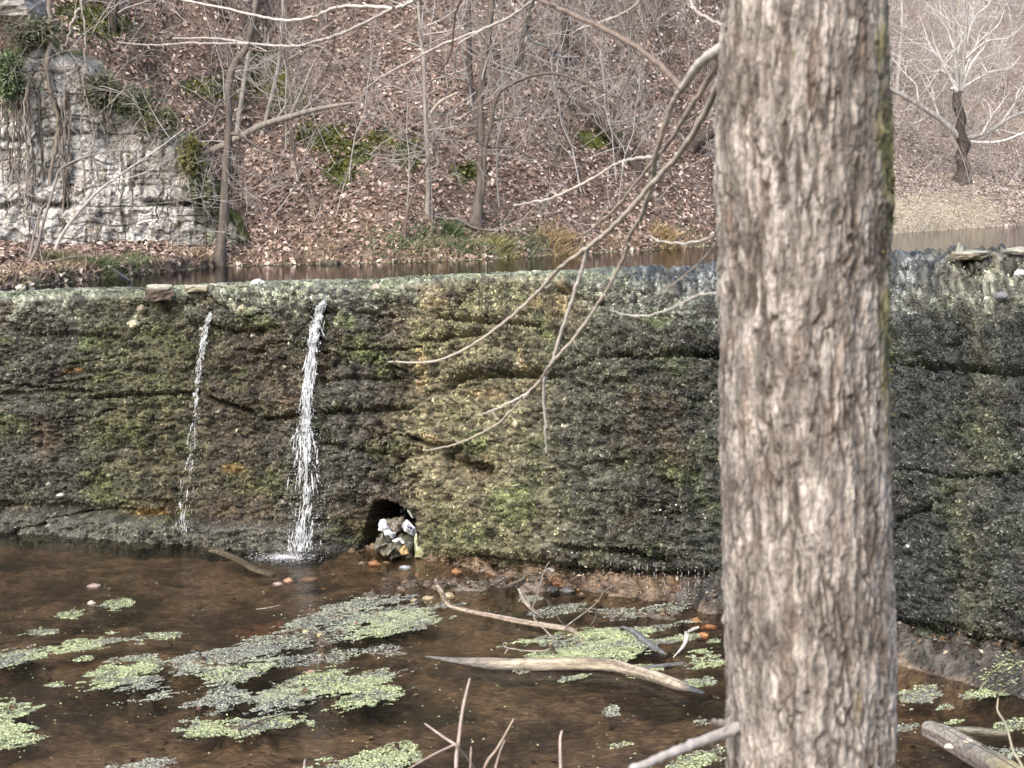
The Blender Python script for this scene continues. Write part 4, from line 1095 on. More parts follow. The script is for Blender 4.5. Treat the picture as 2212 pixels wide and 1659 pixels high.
block('squared brown block with pale top sitting on the dam crest', 345, 632, 27, 16, .15, 12.98, ((.055, .042, .032), (.13, .10, .075), (.46, .44, .35)), 3, .35)
block('flat pale slab on the crest right of the squared block', 424, 623, 24, 6, .14, 12.97, ((.26, .23, .15), (.36, .33, .24), (.46, .44, .34)), 5, .2)
dam_stone(556, 611, 15, 8, .08, (.55, .52, .48), 'small white stone on the crest right of the thin stick', 61, Y=13.1)
dam_stone(306, 668, 10, 9, .06, (.30, .25, .19), 'brown stone stuck in the face below the squared block', 62)
dam_stone(289, 700, 14, 9, .07, (.42, .40, .28), 'pale yellow stone in the moss below and left of the squared block', 63)
dam_stone(45, 622, 10, 8, .06, (.50, .47, .38), 'pale stone on the crest at far left', 64, Y=13.9)
dam_stone(187, 628, 7, 4, .05, (.45, .42, .34), 'tiny pale stone on the crest between far left and the block', 65, Y=13.6)
dam_stone(1113, 915, 6, 8, .03, (.45, .40, .28), 'pale chip of stone in the face near the twig tips', 66)
dam_stone(131, 1069, 7, 4, .04, (.50, .48, .42), 'white stone on the footing ledge at the left of the dam', 67, out=.1)
dam_stone(1960, 1180, 6, 4, .03, (.4, .4, .36), 'white chip low on the dark face right of the trunk', 68)
block('overhanging pale slab on the ragged crest right of the trunk', 2098, 551, 36, 8, .2, 10.3, ((.09, .075, .05), (.2, .18, .13), (.36, .35, .28)), 8, -.5)
dam_stone(2199, 543, 20, 9, .16, (.36, .35, .28), 'pale ragged stone on the crest at the right edge', 69, Y=10.1)
dam_stone(2206, 592, 16, 12, .1, (.50, .47, .44), 'whitish stone jutting from the face at the right edge', 70)
dam_stone(2162, 640, 14, 9, .08, (.2, .2, .21), 'wet dark grey stone below the crest near the right edge', 71)
dam_stone(812, 621, 10, 8, .06, (.42, .37, .3), 'tan stone on the dam lip right of the tall waterfall', 72, out=.02)
block('small dark stump block standing in the pool by the far shore', 713, 573, 19, 11, .15, float(np.interp(-2.7, SHX, SHY)) - .1, ((.05, .045, .035), (.09, .08, .06), (.12, .11, .07)), 11)
flakes('white_snails', np.array([face_at(x, y, .015) for x, y in zip(RNG.uniform(1200, 1540, 26), RNG.uniform(1080, 1225, 26))]), np.tile([0, -1, .2], (26, 1)), .008, np.tile([.6, .6, .56], (26, 1)), M_stone)
o = bpy.data.objects['white_snails']; under(o, dam); o['kind'] = 'stuff'


# ------------------------------------------------------------------ logs and branches in the stream
def wood(name, label, cat, xy, hw, cols, z=0.0, zs=None, sides=14, n=None, group=None, grain=.09, knots=0, extra=None):
    xs = np.array(xy, float)
    if zs is None: pts = PZ(xs[:, 0], xs[:, 1], z)
    else: pts = PZ(xs[:, 0], xs[:, 1], np.array(zs, float))
    n = n or max(24, len(xy) * 8)
    pts = resample(pts, n)
    Ym = pts[:, 1]
    rad = np.interp(np.linspace(0, 1, n), np.linspace(0, 1, len(hw)), hw) / F * Ym
    pts = np.vstack([pts[:1], pts, pts[-1:]]); rad = np.concatenate([[.0005], rad, [.0005]])
    t = np.gradient(pts, axis=0); t[0] = t[1]; t[-1] = t[-2]; t /= np.linalg.norm(t, axis=1, keepdims=True) + 1e-9
    a = np.cross(t, [0, 0, 1.0]); a /= np.linalg.norm(a, axis=1, keepdims=True) + 1e-9; b = np.cross(a, t)
    th = np.arange(sides) / sides * 2 * np.pi
    s = np.concatenate([[0], np.cumsum(np.linalg.norm(np.diff(pts, axis=0), axis=1))])
    TT, SS = np.meshgrid(th, s)
    seed = len(label or name) + len(xy)
    nz = noise2(np.cos(TT) * 2.3 + 5, np.sin(TT) * 2.3 + SS * 1.2, seed) + .7 * noise2(TT * 2.5, SS * 4, seed + 1) + .5 * noise2(np.cos(TT) * 7, np.sin(TT) * 7 + SS * 2, seed + 2)
    rr = rad[:, None] * (1 + grain * 1.6 * nz + .35 * grain * noise2(TT * 6, SS * 2.2, seed + 3))
    v = pts[:, None, :] + rr[..., None] * (np.cos(TT)[..., None] * a[:, None, :] + np.sin(TT)[..., None] * b[:, None, :])
    m = len(pts)
    i = np.arange(m - 1)[:, None] * sides; j = np.arange(sides)[None]
    f = np.stack(np.broadcast_arrays(i + j, i + (j + 1) % sides, i + sides + (j + 1) % sides, i + sides + j), -1).reshape(-1, 4)
    c = mix(cols[0], cols[1], sstep(-.5, .5, noise2(np.cos(TT) * 5 + 9, np.sin(TT) * 5 + SS * 1.5, seed + 5) + .5 * noise2(SS * 2, TT, seed + 6)))
    c = c * (1 + .45 * np.clip(noise2(TT * 5, SS * 1.6 + TT, seed + 8) + .6 * noise2(TT * 11, SS * 3, seed + 9), -.9, .9))[..., None]
    if extra is not None: c = extra(c, SS / s[-1], TT)
    o = mesh_np(name, v, f, M_log, None, c)
    if label: tag(o, label, cat, group)
    return o


WG = 'driftwood in the stream'
def longlog(c, s, t):
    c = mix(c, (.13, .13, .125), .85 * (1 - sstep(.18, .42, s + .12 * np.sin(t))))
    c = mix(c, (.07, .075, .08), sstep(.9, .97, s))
    return mix(c, (.05, .045, .04), .8 * sstep(.1, .8, -np.sin(t)))  # shade of the underside painted into the wood colour
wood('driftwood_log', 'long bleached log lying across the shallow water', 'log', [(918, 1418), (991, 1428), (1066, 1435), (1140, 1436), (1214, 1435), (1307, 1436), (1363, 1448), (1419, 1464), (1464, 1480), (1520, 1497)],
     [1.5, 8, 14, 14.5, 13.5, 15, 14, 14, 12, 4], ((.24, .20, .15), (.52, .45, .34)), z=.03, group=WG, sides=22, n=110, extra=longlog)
br = thing('driftwood_branch', 'slender bleached branch with upturned tip behind the long log', 'branch', tuple(PZ(1100., 1338., 0.)), WG)
under(wood('stem', None, None, [(943, 1264), (953, 1278), (961, 1296), (972, 1309), (992, 1315), (1037, 1325), (1081, 1334), (1126, 1343), (1186, 1353), (1230, 1360), (1250, 1371)], [4, 6, 6, 5, 5, 5.5, 5.5, 6, 6.5, 6, 3],
     ((.22, .18, .14), (.48, .40, .31)), zs=[.2, .15, .08, .04, .03, .03, .03, .03, .03, .03, .0], n=90), br)
def twig_part(root, xy, hw, zs, col=((.2, .17, .14), (.34, .3, .25)), nm='twig'):
    under(wood(nm, None, None, xy, hw, col, zs=zs, sides=7, n=len(xy) * 5), root)
twig_part(br, [(1222, 1363), (1224, 1353), (1262, 1324), (1280, 1310), (1294, 1295), (1305, 1278), (1326, 1265)], [2, 1.8, 1.8, 1.6, 1.3, 1.1, .7], [.03, .06, .13, .17, .21, .25, .28])
twig_part(br, [(1223, 1354), (1208, 1338), (1197, 1318), (1178, 1293)], [1.6, 1.4, 1.2, .8], [.05, .1, .15, .2], ((.08, .07, .06), (.14, .12, .1)))
s2 = thing('broken_stick', 'short pale stick leaning in the shallows near the forked twig', 'stick', tuple(PZ(1172., 1335., 0.)), WG)
under(wood('stem', None, None, [(1121, 1273), (1130, 1293), (1144, 1311), (1159, 1324), (1173, 1335)], [3, 3.6, 4, 4, 2.5], ((.3, .26, .2), (.5, .44, .35)), zs=[.19, .15, .1, .05, .0]), s2)
tw = thing('forked_twig', 'tall forked grey twig rising from the duckweed behind the long log', 'branch', tuple(PZ(1196., 1415., 0.)), WG)
twig_part(tw, [(1196, 1418), (1194, 1393), (1194, 1380), (1177, 1360), (1165, 1348), (1154, 1335), (1153, 1323), (1151, 1311), (1159, 1290), (1166, 1269), (1172, 1243), (1181, 1222), (1188, 1213)],
          [2.4, 2.2, 2, 2, 2, 2, 2, 1.8, 1.7, 1.5, 1.3, 1.1, .7], [0, .07, .11, .17, .2, .24, .28, .31, .38, .45, .53, .6, .63], ((.24, .2, .17), (.36, .32, .28)), 'stem')
twig_part(tw, [(1190, 1401), (1171, 1406), (1141, 1406), (1099, 1400), (1089, 1396), (1087, 1390), (1094, 1387)], [1.8, 1.6, 1.6, 1.4, 1.2, 1, .8], [.05, .04, .04, .05, .06, .08, .09], ((.36, .33, .28), (.48, .44, .38)))
twig_part(tw, [(1099, 1401), (1094, 1406), (1090, 1413)], [1.1, 1.1, .8], [.04, .03, .01], ((.36, .33, .28), (.48, .44, .38)))
twig_part(tw, [(1147, 1312), (1140, 1295), (1127, 1275), (1126, 1266)], [1.2, 1.1, .9, .6], [.3, .35, .4, .42])
wood('wood_stump', 'small broken wood stub standing at the foot of the forked twig', 'stump', [(1198, 1414), (1193, 1402), (1189, 1391)], [5, 6, 4], ((.18, .14, .10), (.34, .28, .2)), zs=[-.02, .05, .1], group=WG)
wood('sunken_stick', 'dark brown sunken stick below the small waterfall', 'stick', [(452, 1189), (484, 1196), (521, 1212), (551, 1231), (590, 1243)], [4, 7, 7, 7.5, 6], ((.05, .042, .028), (.12, .10, .06)), zs=[.06, .05, .03, .03, .03], group=WG)
wood('sunken_plank', 'flat grey waterlogged board angled under the duckweed left of the trunk', 'board', [(1344, 1354), (1373, 1369), (1396, 1390), (1438, 1419)], [3, 8, 11, 8], ((.10, .10, .10), (.2, .2, .2)), zs=[.02, .01, .0, -.02], group=WG)
wood('broken_stick', 'thin dark stick lying behind the right half of the long log', 'stick', [(1378, 1443), (1420, 1439), (1479, 1433)], [2, 4.5, 3.5], ((.1, .1, .1), (.22, .22, .22)), z=.015, group=WG)
wood('broken_stick', 'curved white stick standing near the orange stones', 'stick', [(1454, 1420), (1475, 1397), (1483, 1378), (1482, 1364)], [1, 4, 5, 4.5], ((.4, .38, .34), (.66, .64, .6)), zs=[0, .04, .09, .13], group=WG)
wood('broken_stick', 'short white stick beside the curved white one', 'stick', [(1487, 1364), (1498, 1359), (1510, 1355)], [3, 4, 3], ((.4, .38, .34), (.62, .6, .55)), zs=[.03, .05, .06], group=WG)
wood('broken_stick', 'dark flat stick on the mud at the dam foot', 'stick', [(1088, 1269), (1110, 1262), (1134, 1250)], [3, 5, 4], ((.08, .06, .05), (.2, .17, .13)), zs=[.04, .05, .07], group=WG)
wood('broken_stick', 'dark curved root looping out of the water right of the bleached branch', 'root', [(1276, 1316), (1287, 1319), (1289, 1328), (1281, 1344), (1274, 1355)], [1.5, 2, 2.4, 2.4, 2], ((.06, .05, .04), (.12, .1, .08)), zs=[.02, .07, .08, .05, 0], group=WG)
wood('broken_stick', 'dark thin stick lying on the lowest duckweed mat', 'stick', [(515, 1577), (560, 1558), (620, 1541)], [2.6, 2.4, 1.5], ((.07, .055, .04), (.15, .12, .09)), z=.02, group=WG)
wood('broken_stick', 'short pale floating twig in the open water left of the mud bar', 'stick', [(553, 1316), (580, 1313), (605, 1307)], [1, 1.5, 1], ((.3, .25, .2), (.45, .4, .33)), z=.01, group=WG)
wood('broken_stick', 'pale thin stick lying along the dam crest beside the white stone', 'stick', [(455, 614), (495, 619), (537, 616)], [2.5, 3, 2], ((.25, .22, .18), (.5, .46, .4)), zs=[2.27, 2.25, 2.27])
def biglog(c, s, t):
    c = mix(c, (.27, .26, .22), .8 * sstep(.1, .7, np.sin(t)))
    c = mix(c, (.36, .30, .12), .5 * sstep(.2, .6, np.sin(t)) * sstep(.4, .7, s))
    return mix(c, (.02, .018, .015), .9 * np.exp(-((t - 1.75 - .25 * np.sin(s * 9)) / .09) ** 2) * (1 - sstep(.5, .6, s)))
lg = thing('rotten_log', 'thick cracked grey log at the bottom right corner', 'log', tuple(PZ(2080., 1610., 0.)), WG)
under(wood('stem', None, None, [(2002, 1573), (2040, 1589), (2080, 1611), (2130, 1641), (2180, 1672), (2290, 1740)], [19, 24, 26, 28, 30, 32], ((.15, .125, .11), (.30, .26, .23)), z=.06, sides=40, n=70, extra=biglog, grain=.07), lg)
for i, (x, y) in enumerate([(2050, 1612), (2090, 1601)]):
    p = PZ(float(x), float(y), .15)
    under(stone('lichen_patch', None, tuple(p), (.025, .018, .014), (.55, .48, .38), None, None, 80 + i, 2), lg)
wood('sunken_plank', 'flat pale waterlogged timber behind the thick cracked log', 'board', [(2060, 1576), (2110, 1580), (2176, 1587)], [6, 10, 8], ((.18, .17, .13), (.3, .29, .22)), z=.0, group=WG)
wood('broken_stick', 'thin dark twig lying along the top of the thick cracked log', 'stick', [(2010, 1556), (2070, 1590), (2125, 1618), (2200, 1662)], [1, 1.4, 1.4, 1], ((.12, .11, .09), (.22, .2, .17)), zs=[.2, .21, .23, .25])
wood('bank_log', 'short pale log sliding into the pool from the grassy far bank', 'log', [(236, 576), (258, 594), (280, 606)], [3, 4.5, 3], ((.3, .27, .24), (.48, .45, .4)), zs=[2.5, 2.3, 2.14])
wood('bank_log', 'pale split log lying on the bank above the far left crest', 'log', [(50, 596), (70, 603), (90, 607)], [3, 4, 3], ((.32, .25, .17), (.46, .38, .28)), zs=[2.34, 2.3, 2.26])

# ------------------------------------------------------------------ waterfalls
def waterfall(label, path, width, nst, ndrop, out=.05, seg=(.012, .07), solid=1.0, dens=((0, 1), (1, 1))):
    root = thing('waterfall', label, 'waterfall', tuple(face_at(path[-1][0], path[-1][1], .1)), 'waterfalls over the dam')
    xs = np.array(path, float)
    tb = Tubes(5)
    for i in range(nst):
        t0 = random.random()
        while random.random() > np.interp(t0, [a for a, _ in dens], [b for _, b in dens]): t0 = random.random()
        L = random.uniform(*seg); t1 = min(1, t0 + L)
        off = random.gauss(0, .46)
        m = 7; tt = np.linspace(t0, t1, m)
        x = np.interp(tt, np.linspace(0, 1, len(xs)), xs[:, 0]); y = np.interp(tt, np.linspace(0, 1, len(xs)), xs[:, 1])
        wd = np.interp(tt, np.linspace(0, 1, len(width)), width)
        x = x + off * wd + np.cumsum(RNG.normal(0, .9, m))
        bo = out + random.uniform(0, .08)
        pts = np.array([face_at(a, b, bo) for a, b in zip(x, y)])
        pts[:, 1] = np.minimum(pts[:, 1], np.convolve(np.pad(pts[:, 1], 2, 'edge'), np.ones(5) / 5, 'valid') + .01)
        r = np.abs(random.uniform(.0015, .0055) * solid * (1 + .6 * RNG.normal(0, .7, m))); r[0] *= .2; r[-1] *= .2
        tb.add(pts, r)
    under(tb.build('stream', M_foam, None, .25), root)
    c, s_ = [], []
    for i in range(ndrop):
        t = random.random() ** .7
        x = np.interp(t, np.linspace(0, 1, len(xs)), xs[:, 0]) + random.gauss(0, .75) * np.interp(t, np.linspace(0, 1, len(width)), width); y = np.interp(t, np.linspace(0, 1, len(xs)), xs[:, 1])
        c.append(face_at(x, y + random.uniform(-8, 8), random.uniform(.05, .22))); s_.append(random.uniform(.0016, .0046))
    c = np.array(c); s_ = np.array(s_)[:, None, None]
    oc = np.array([[1, 0, 0], [-1, 0, 0], [0, 1, 0], [0, -1, 0], [0, 0, 1.8], [0, 0, -1.8]])
    v = c[:, None, :] + oc[None] * s_
    f = np.array([[0, 2, 4], [2, 1, 4], [1, 3, 4], [3, 0, 4], [2, 0, 5], [1, 2, 5], [3, 1, 5], [0, 3, 5]])
    o = mesh_np('droplets', v, (np.arange(len(c)) * 6)[:, None, None] + f[None], M_foam) if False else mesh_np('droplets', v, ((np.arange(len(c)) * 6)[:, None, None] + f[None]).reshape(-1, 3), M_foam)
    under(o, root); o['kind'] = 'stuff'
    return root


def splash(root, x, y, rx, ry, n, h):
    a = RNG.uniform(0, 6.28, n); r = np.sqrt(RNG.random(n)) * np.abs(RNG.normal(0, .6, n) + .35)
    p = PZ(x + rx * r * np.cos(a), y + ry * r * np.sin(a), 0.0)
    p[:, 2] = .008 + np.abs(RNG.normal(0, h, n)) * np.exp(-r * 2)
    o = flakes('splash', p, np.tile([0, 0, 1.0], (n, 1)), RNG.uniform(.002, .010, n), np.ones((n, 3)) * .8, M_foam, aspect=.5, tilt=.5)
    under(o, root); o['kind'] = 'stuff'


wf = waterfall('tall white waterfall streaming down the dam left of the drain hole', [(702, 644), (690, 668), (682, 710), (674, 760), (667, 820), (662, 880), (660, 915), (660, 950), (658, 1010), (660, 1080), (652, 1140), (645, 1192)],
               [4, 9, 10, 12, 14, 13, 9, 22, 24, 30, 30, 26], 640, 1500, dens=((0, .8), (.1, 1), (.3, .8), (.44, .7), (.5, .5), (.53, .9), (.66, .8), (.72, .35), (.86, .3), (.9, .6), (1, .9)))
splash(wf, 642, 1196, 46, 12, 1700, .07)
splash(wf, 615, 1206, 95, 13, 1500, .006)
wf2 = waterfall('thin broken trickle of white water down the dam further left', [(458, 672), (447, 700), (440, 735), (432, 780), (427, 830), (423, 880), (420, 925), (412, 1000), (404, 1080), (396, 1150)], [3, 5, 6, 6, 5, 5, 8, 14, 18, 20], 190, 420, seg=(.012, .05), solid=.75, dens=((0, .8), (.2, 1), (.4, .7), (.5, .4), (.6, .2), (.9, .2), (.95, .5), (1, .5)))
splash(wf2, 394, 1168, 50, 9, 600, .06)

# ------------------------------------------------------------------ dumped sacks in the drain hole
def sack(label, poly, Y, thick, col, crumple=.05, tilt=0.0, n=56, rings=12, name='plastic_sack', parent=None, col2=None):
    pv = np.array(poly, float) * .1157 + [740.6, 1042.4]
    d = np.vstack([pv, pv[:1]]); s = np.concatenate([[0], np.cumsum(np.hypot(*np.diff(d, axis=0).T))])
    ss = np.linspace(0, s[-1], n, endpoint=False)
    b = np.stack([np.interp(ss, s, d[:, 0]), np.interp(ss, s, d[:, 1])], 1); c = b.mean(0)
    W = P(b[:, 0], b[:, 1], Y); Wc = P(c[0], c[1], Y)
    V = []
    for side in (-1, 1):
        for r in np.linspace(1, 0, rings):
            q = Wc + (W - Wc) * r
            q[:, 1] += side * thick * math.sqrt(max(0, 1 - r ** 2.5)) * (1 if side < 0 else .5) + tilt * (q[:, 2] - Wc[2])
            V.append(q)
    V = np.array(V)
    fl = V.reshape(-1, 3)
    nz = np.array([[abs(mnoise.noise(Vector(q) * 11 + Vector((k * 9 + len(label), 0, 0)))) + .5 * mnoise.noise(Vector(q) * 26) for k in range(3)] for q in fl])
    fl = fl + (nz - .2) * crumple * np.array([.4, 1, .4])
    cl = mix(col, col2 if col2 is not None else np.array(col) * .45, np.clip(nz[:, 0] * 2.2 - .15, 0, 1))
    f = []
    for h in range(2):
        o_ = h * rings * n
        i = np.arange(rings - 1)[:, None] * n + o_; j = np.arange(n)[None]
        f.append(np.stack(np.broadcast_arrays(i + j, i + (j + 1) % n, i + n + (j + 1) % n, i + n + j), -1).reshape(-1, 4)[:, ::(1 if h == 0 else -1)])
    o = mesh_np(name, fl, np.concatenate(f), M_bag, None, cl)
    if label: tag(o, label, 'sack', 'sacks dumped in the drain hole')
    return o


YS = float(Yb_at(PZ(850., 1200., 0.)[0])) - .05
WH = (.68, .69, .72)
sack('crumpled grey brown sack at the back of the drain hole', [(790, 690), (960, 650), (1130, 640), (1170, 760), (1110, 900), (1000, 960), (890, 900), (820, 800)], YS + .12, .10, (.20, .17, .13))
sack('folded white sack on the left side of the drain hole', [(690, 715), (760, 695), (800, 720), (890, 880), (920, 900), (1005, 930), (985, 1000), (945, 1055), (880, 1035), (740, 930), (652, 885), (665, 780)], YS, .05, WH, .04, col2=(.36, .38, .42))
sk = sack('white sack with dark printed panel at the right of the drain hole', [(1090, 770), (1190, 690), (1250, 720), (1360, 850), (1380, 930), (1330, 1030), (1230, 965), (1150, 900), (1088, 830)], YS - .02, .05, (.60, .62, .63), .03, col2=(.3, .31, .33))
sack('big dark olive sack slumped at the front of the drain hole', [(590, 1150), (640, 1020), (720, 960), (850, 1030), (920, 1070), (1100, 1000), (1230, 960), (1330, 1040), (1335, 1350), (1250, 1400), (1000, 1385), (830, 1370), (780, 1300), (610, 1230)], YS - .02, .12, (.115, .11, .075), .15, col2=(.03, .03, .02))
sack('bright white torn flap on top of the dark olive sack', [(920, 1075), (1000, 1040), (1085, 1018), (1130, 1080), (1170, 1130), (1120, 1145), (1050, 1085), (935, 1108)], YS - .17, .015, (.75, .76, .76), .015)
sack('yellow stained torn scrap at the foot of the dark olive sack', [(1040, 1265), (1110, 1190), (1170, 1150), (1210, 1240), (1240, 1330), (1150, 1345), (1080, 1340)], YS - .18, .03, (.42, .30, .13), .03, col2=(.20, .15, .07))
sack('narrow pale green plastic strip hanging right of the printed sack', [(1335, 1020), (1380, 930), (1392, 1060), (1385, 1200), (1440, 1190), (1490, 1250), (1535, 1310), (1480, 1390), (1350, 1395), (1338, 1200)], YS - .10, .04, (.50, .52, .34), .03, col2=(.26, .25, .12))
sack('thin pale plastic edge stuck under the right rim of the arch', [(1200, 500), (1240, 520), (1330, 660), (1310, 670), (1240, 600), (1205, 550)], YS + .02, .012, (.50, .48, .45), .01)
# printed panel of the sack, its letters worn past reading: blunt white marks only
def sheet(name, quad, mat, Y, par):
    pv = np.array(quad, float) * .1157 + [740.6, 1042.4]
    p = P(pv[:, 0], pv[:, 1], Y); b = p + [0, .004, 0]
    f = [[0, 1, 2, 3], [7, 6, 5, 4]] + [[i, i + 4, (i + 1) % 4 + 4, (i + 1) % 4] for i in range(4)]
    o = mesh_np(name, np.vstack([p, b]), np.array(f), mat, smooth=False); under(o, par)
    return o


yp = YS - .105
sheet('printed_panel', [(1185, 850), (1222, 768), (1302, 845), (1262, 945)], M_navy, yp, sk)
sheet('printed_stripe', [(1222, 762), (1250, 735), (1345, 850), (1310, 848)], M_white, yp - .002, sk)
for i, q in enumerate([[(1192, 850), (1200, 832), (1208, 840), (1200, 858)], [(1205, 862), (1214, 838), (1219, 843), (1210, 867)], [(1222, 878), (1232, 852), (1238, 858), (1228, 884)], [(1236, 892), (1247, 864), (1252, 869), (1241, 897)],
                       [(1250, 905), (1260, 878), (1265, 883), (1255, 911)], [(1220, 800), (1226, 790), (1262, 824), (1257, 834)], [(1262, 950), (1298, 858), (1304, 864), (1269, 957)], [(1290, 940), (1330, 870), (1338, 877), (1298, 949)],
                       [(1305, 960), (1340, 890), (1346, 896), (1311, 967)]]):
    sheet('print_mark', q, M_white if i < 7 else M_navy, yp - .004, sk)


# ------------------------------------------------------------------ the big trunk in the foreground
ZT = 2.4
LE = [(-700, 1575), (0, 1568), (150, 1556), (300, 1546), (600, 1549), (1000, 1551), (1300, 1556), (1659, 1561), (2000, 1560), (2700, 1500)]
RE = [(-700, 1900), (0, 1911), (300, 1919), (430, 1919), (600, 1915), (850, 1918), (1050, 1926), (1300, 1936), (1659, 1941), (2000, 1952), (2700, 2030)]
tv = np.concatenate([np.linspace(-700, -40, 50), np.linspace(-37, 1700, 560), np.linspace(1710, 2750, 60)])
cxs = (ip(tv, LE) + ip(tv, RE)) / 2; hws = (ip(tv, RE) - ip(tv, LE)) / 2
ctr = P(cxs, tv, ZT)
rad = hws / F * ZT * .965
nth = 360
th = np.linspace(0, 2 * np.pi, nth, endpoint=False) - math.pi
TH, ZV = np.meshgrid(th, ctr[:, 2])
arc = TH * .147
wob = .010 * fbm(arc * 5, ZV * 3, 2, 201)
# bark: long interlocking plates parted by vertical furrows
ax = (arc + wob) * 70 + .5 * fbm(arc * 60, ZV * 25, 3, 208); az = ZV * 21 + .6 * fbm(arc * 40, ZV * 14, 3, 209)
b1, b2, bid = worley(ax + .5 * noise2(ax * .5, az * .8, 210), az * .62 + .9 * noise2(ax * .4, az * .4, 211), 212)
c1, c2, cidt = worley(ax * 2.3, az * 1.6, 214)
fur = 1 - (1 - sstep(0.0, .38, b2 - b1)) * sstep(-.35, .25, fbm(arc * 16, ZV * 5, 3, 213)); fur2 = sstep(0, .35, c2 - c1)
rdg = 1 - np.abs(fbm(ax * .55 + .6 * noise2(ax * .3, az * .35, 216), az * .08, 4, 217)) * 2.4
bd = .0058 * fur + .0026 * fur2 + .004 * (bid - .5) + .005 * rdg + .004 * fbm(ax * 1.5, az * .5, 4, 218) + .0035 * fbm(arc * 170, ZV * 22, 3, 228) - .0085
big = .006 * fbm(arc * 7, ZV * 2.2, 3, 219)
# an old knot and scar
RT = rad[:, None] * np.ones(nth) + bd * .9 + big
tx = ctr[:, None, 0] + RT * np.sin(TH); ty = ctr[:, None, 1] - RT * np.cos(TH)
TP = np.stack([tx, ty, ZV], -1)
tpx, tpy = proj(TP)
front = np.cos(TH) > -.2
for (a, b, c, d, dp) in [(1712, 935, 9, 22, .012), (1690, 445, 14, 16, .008), (1690, 10, 24, 50, -.006), (1900, 285, 10, 16, -.010), (1915, 440, 12, 22, -.012), (1730, 330, 40, 12, .004)]:
    e = np.exp(-((tpx - a) / c) ** 2 - ((tpy - b) / d) ** 2) * front * dp
    TP[..., 0] -= e * np.sin(TH); TP[..., 1] += e * np.cos(TH)
tn = fbm(arc * 9, ZV * 5, 4, 221); tn2 = fbm(arc * 30, ZV * 9, 3, 222)
tc_ = mix((.235, .208, .182), (.52, .475, .425), sstep(-.45, .45, tn2 + .5 * tn))
tc_ = mix(tc_, (.40, .37, .345), .6 * sstep(.0, .5, tn))
tc_ = mix(tc_, (.24, .15, .10), .4 * sstep(.15, .5, fbm(arc * 26, ZV * 6, 3, 224)))
tc_ = tc_ * (.8 + .4 * bid)[..., None]
tc_ = tc_ * (1 + .5 * np.clip(fbm(arc * 140, ZV * 18, 3, 229), -.8, .8))[..., None]
tc_ = tc_ * (.86 * (.66 + .34 * fur2) * (1 - .4 * sstep(.1, .45, fbm(arc * 60, ZV * 30, 3, 231))))[..., None]
tc_ = mix(tc_, (.066, .052, .041), .9 * (1 - fur))
tc_ = mix(tc_, (.10, .08, .065), .55 * (1 - sstep(-.1, .45, rdg)))
mossr = sstep(.15, .6, np.exp(-((tpx - 1918) / 34) ** 2) * 1.0 * np.interp(tpy, [0, 500, 750, 900, 1100, 1700], [.55, .85, .5, .55, .0, .0]) + 1.1 * tn + .4 * tn2 - .30) * front
tc_ = mix(tc_, mix((.07, .065, .022), (.15, .14, .04), sstep(-.3, .3, tn2)), .8 * mossr)
tc_ = mix(tc_, (.10, .085, .065), .5 * sstep(.1, .5, np.exp(-((tpx - 1850) / 60) ** 2) * np.interp(tpy, [0, 350, 600, 700], [1, 1, .6, 0]) + tn - .5) * front)
root = thing('shore_tree', 'big rough barked trunk close to the camera with drooping bare branches', 'tree', tuple(ctr[-1]))
i = np.arange(len(tv) - 1)[:, None] * nth; j = np.arange(nth)[None]
tf_ = np.stack(np.broadcast_arrays(i + j, i + (j + 1) % nth, i + nth + (j + 1) % nth, i + nth + j), -1).reshape(-1, 4)[:, ::-1]
under(mesh_np('trunk', TP, tf_, M_trunk, col=tc_), root)
n = 1500                                      # moss cushion on the right side of the trunk
mz = np.concatenate([RNG.normal(440, 26, n // 2), RNG.uniform(200, 900, n // 2)])
mth = RNG.normal(1.45, .16, n) ; pc = np.stack([np.interp(mz, tv, ctr[:, 0]), np.interp(mz, tv, ctr[:, 1]), np.interp(mz, tv, ctr[:, 2])], 1); pr = np.interp(mz, tv, rad) + .002
pm = pc + np.stack([pr * np.sin(mth), -pr * np.cos(mth), np.zeros(n)], 1) + RNG.normal(0, .003, (n, 3))
o = flakes('bark_moss', pm, np.stack([np.sin(mth), -np.cos(mth), .2 * np.ones(n)], 1), RNG.uniform(.002, .005, n), np.array([.13, .13, .03]) * RNG.uniform(.5, 1.6, (n, 1)), M_moss, tilt=.8)
under(o, root); o['kind'] = 'stuff'


def limb(xy, hw, d0, d1, col, nm='branch', buds=True):
    xs = np.array(xy, float); k = len(xs)
    pts = P(xs[:, 0], xs[:, 1], np.linspace(d0, d1, k))
    n = k * 6; pts = resample(pts, n)
    Ym = pts[:, 1]
    r = np.interp(np.linspace(0, 1, n), np.linspace(0, 1, len(hw)), hw) / F * Ym * (.88 if d1 > 2.6 else 1)
    r = r * (1 + .10 * (RNG.random(n) > .82)) 
    pts = pts + RNG.normal(0, .0009, pts.shape)
    t = Tubes(10); t.add(pts, r, col)
    for q in range(max(1, k // 2)):
        i = RNG.integers(2, n - 1); d = RNG.normal(0, 1, 3); d /= np.linalg.norm(d); L = random.choice([.008, .012, .03])
        t.add([pts[i], pts[i] + d * L * .6, pts[i] + d * L + [0, 0, .003]], [r[i] * .8 + .0006, .0016, .0007], np.array(col) * .75)
    o = t.build(nm, M_limb, None, .035); under(o, root)
    return o


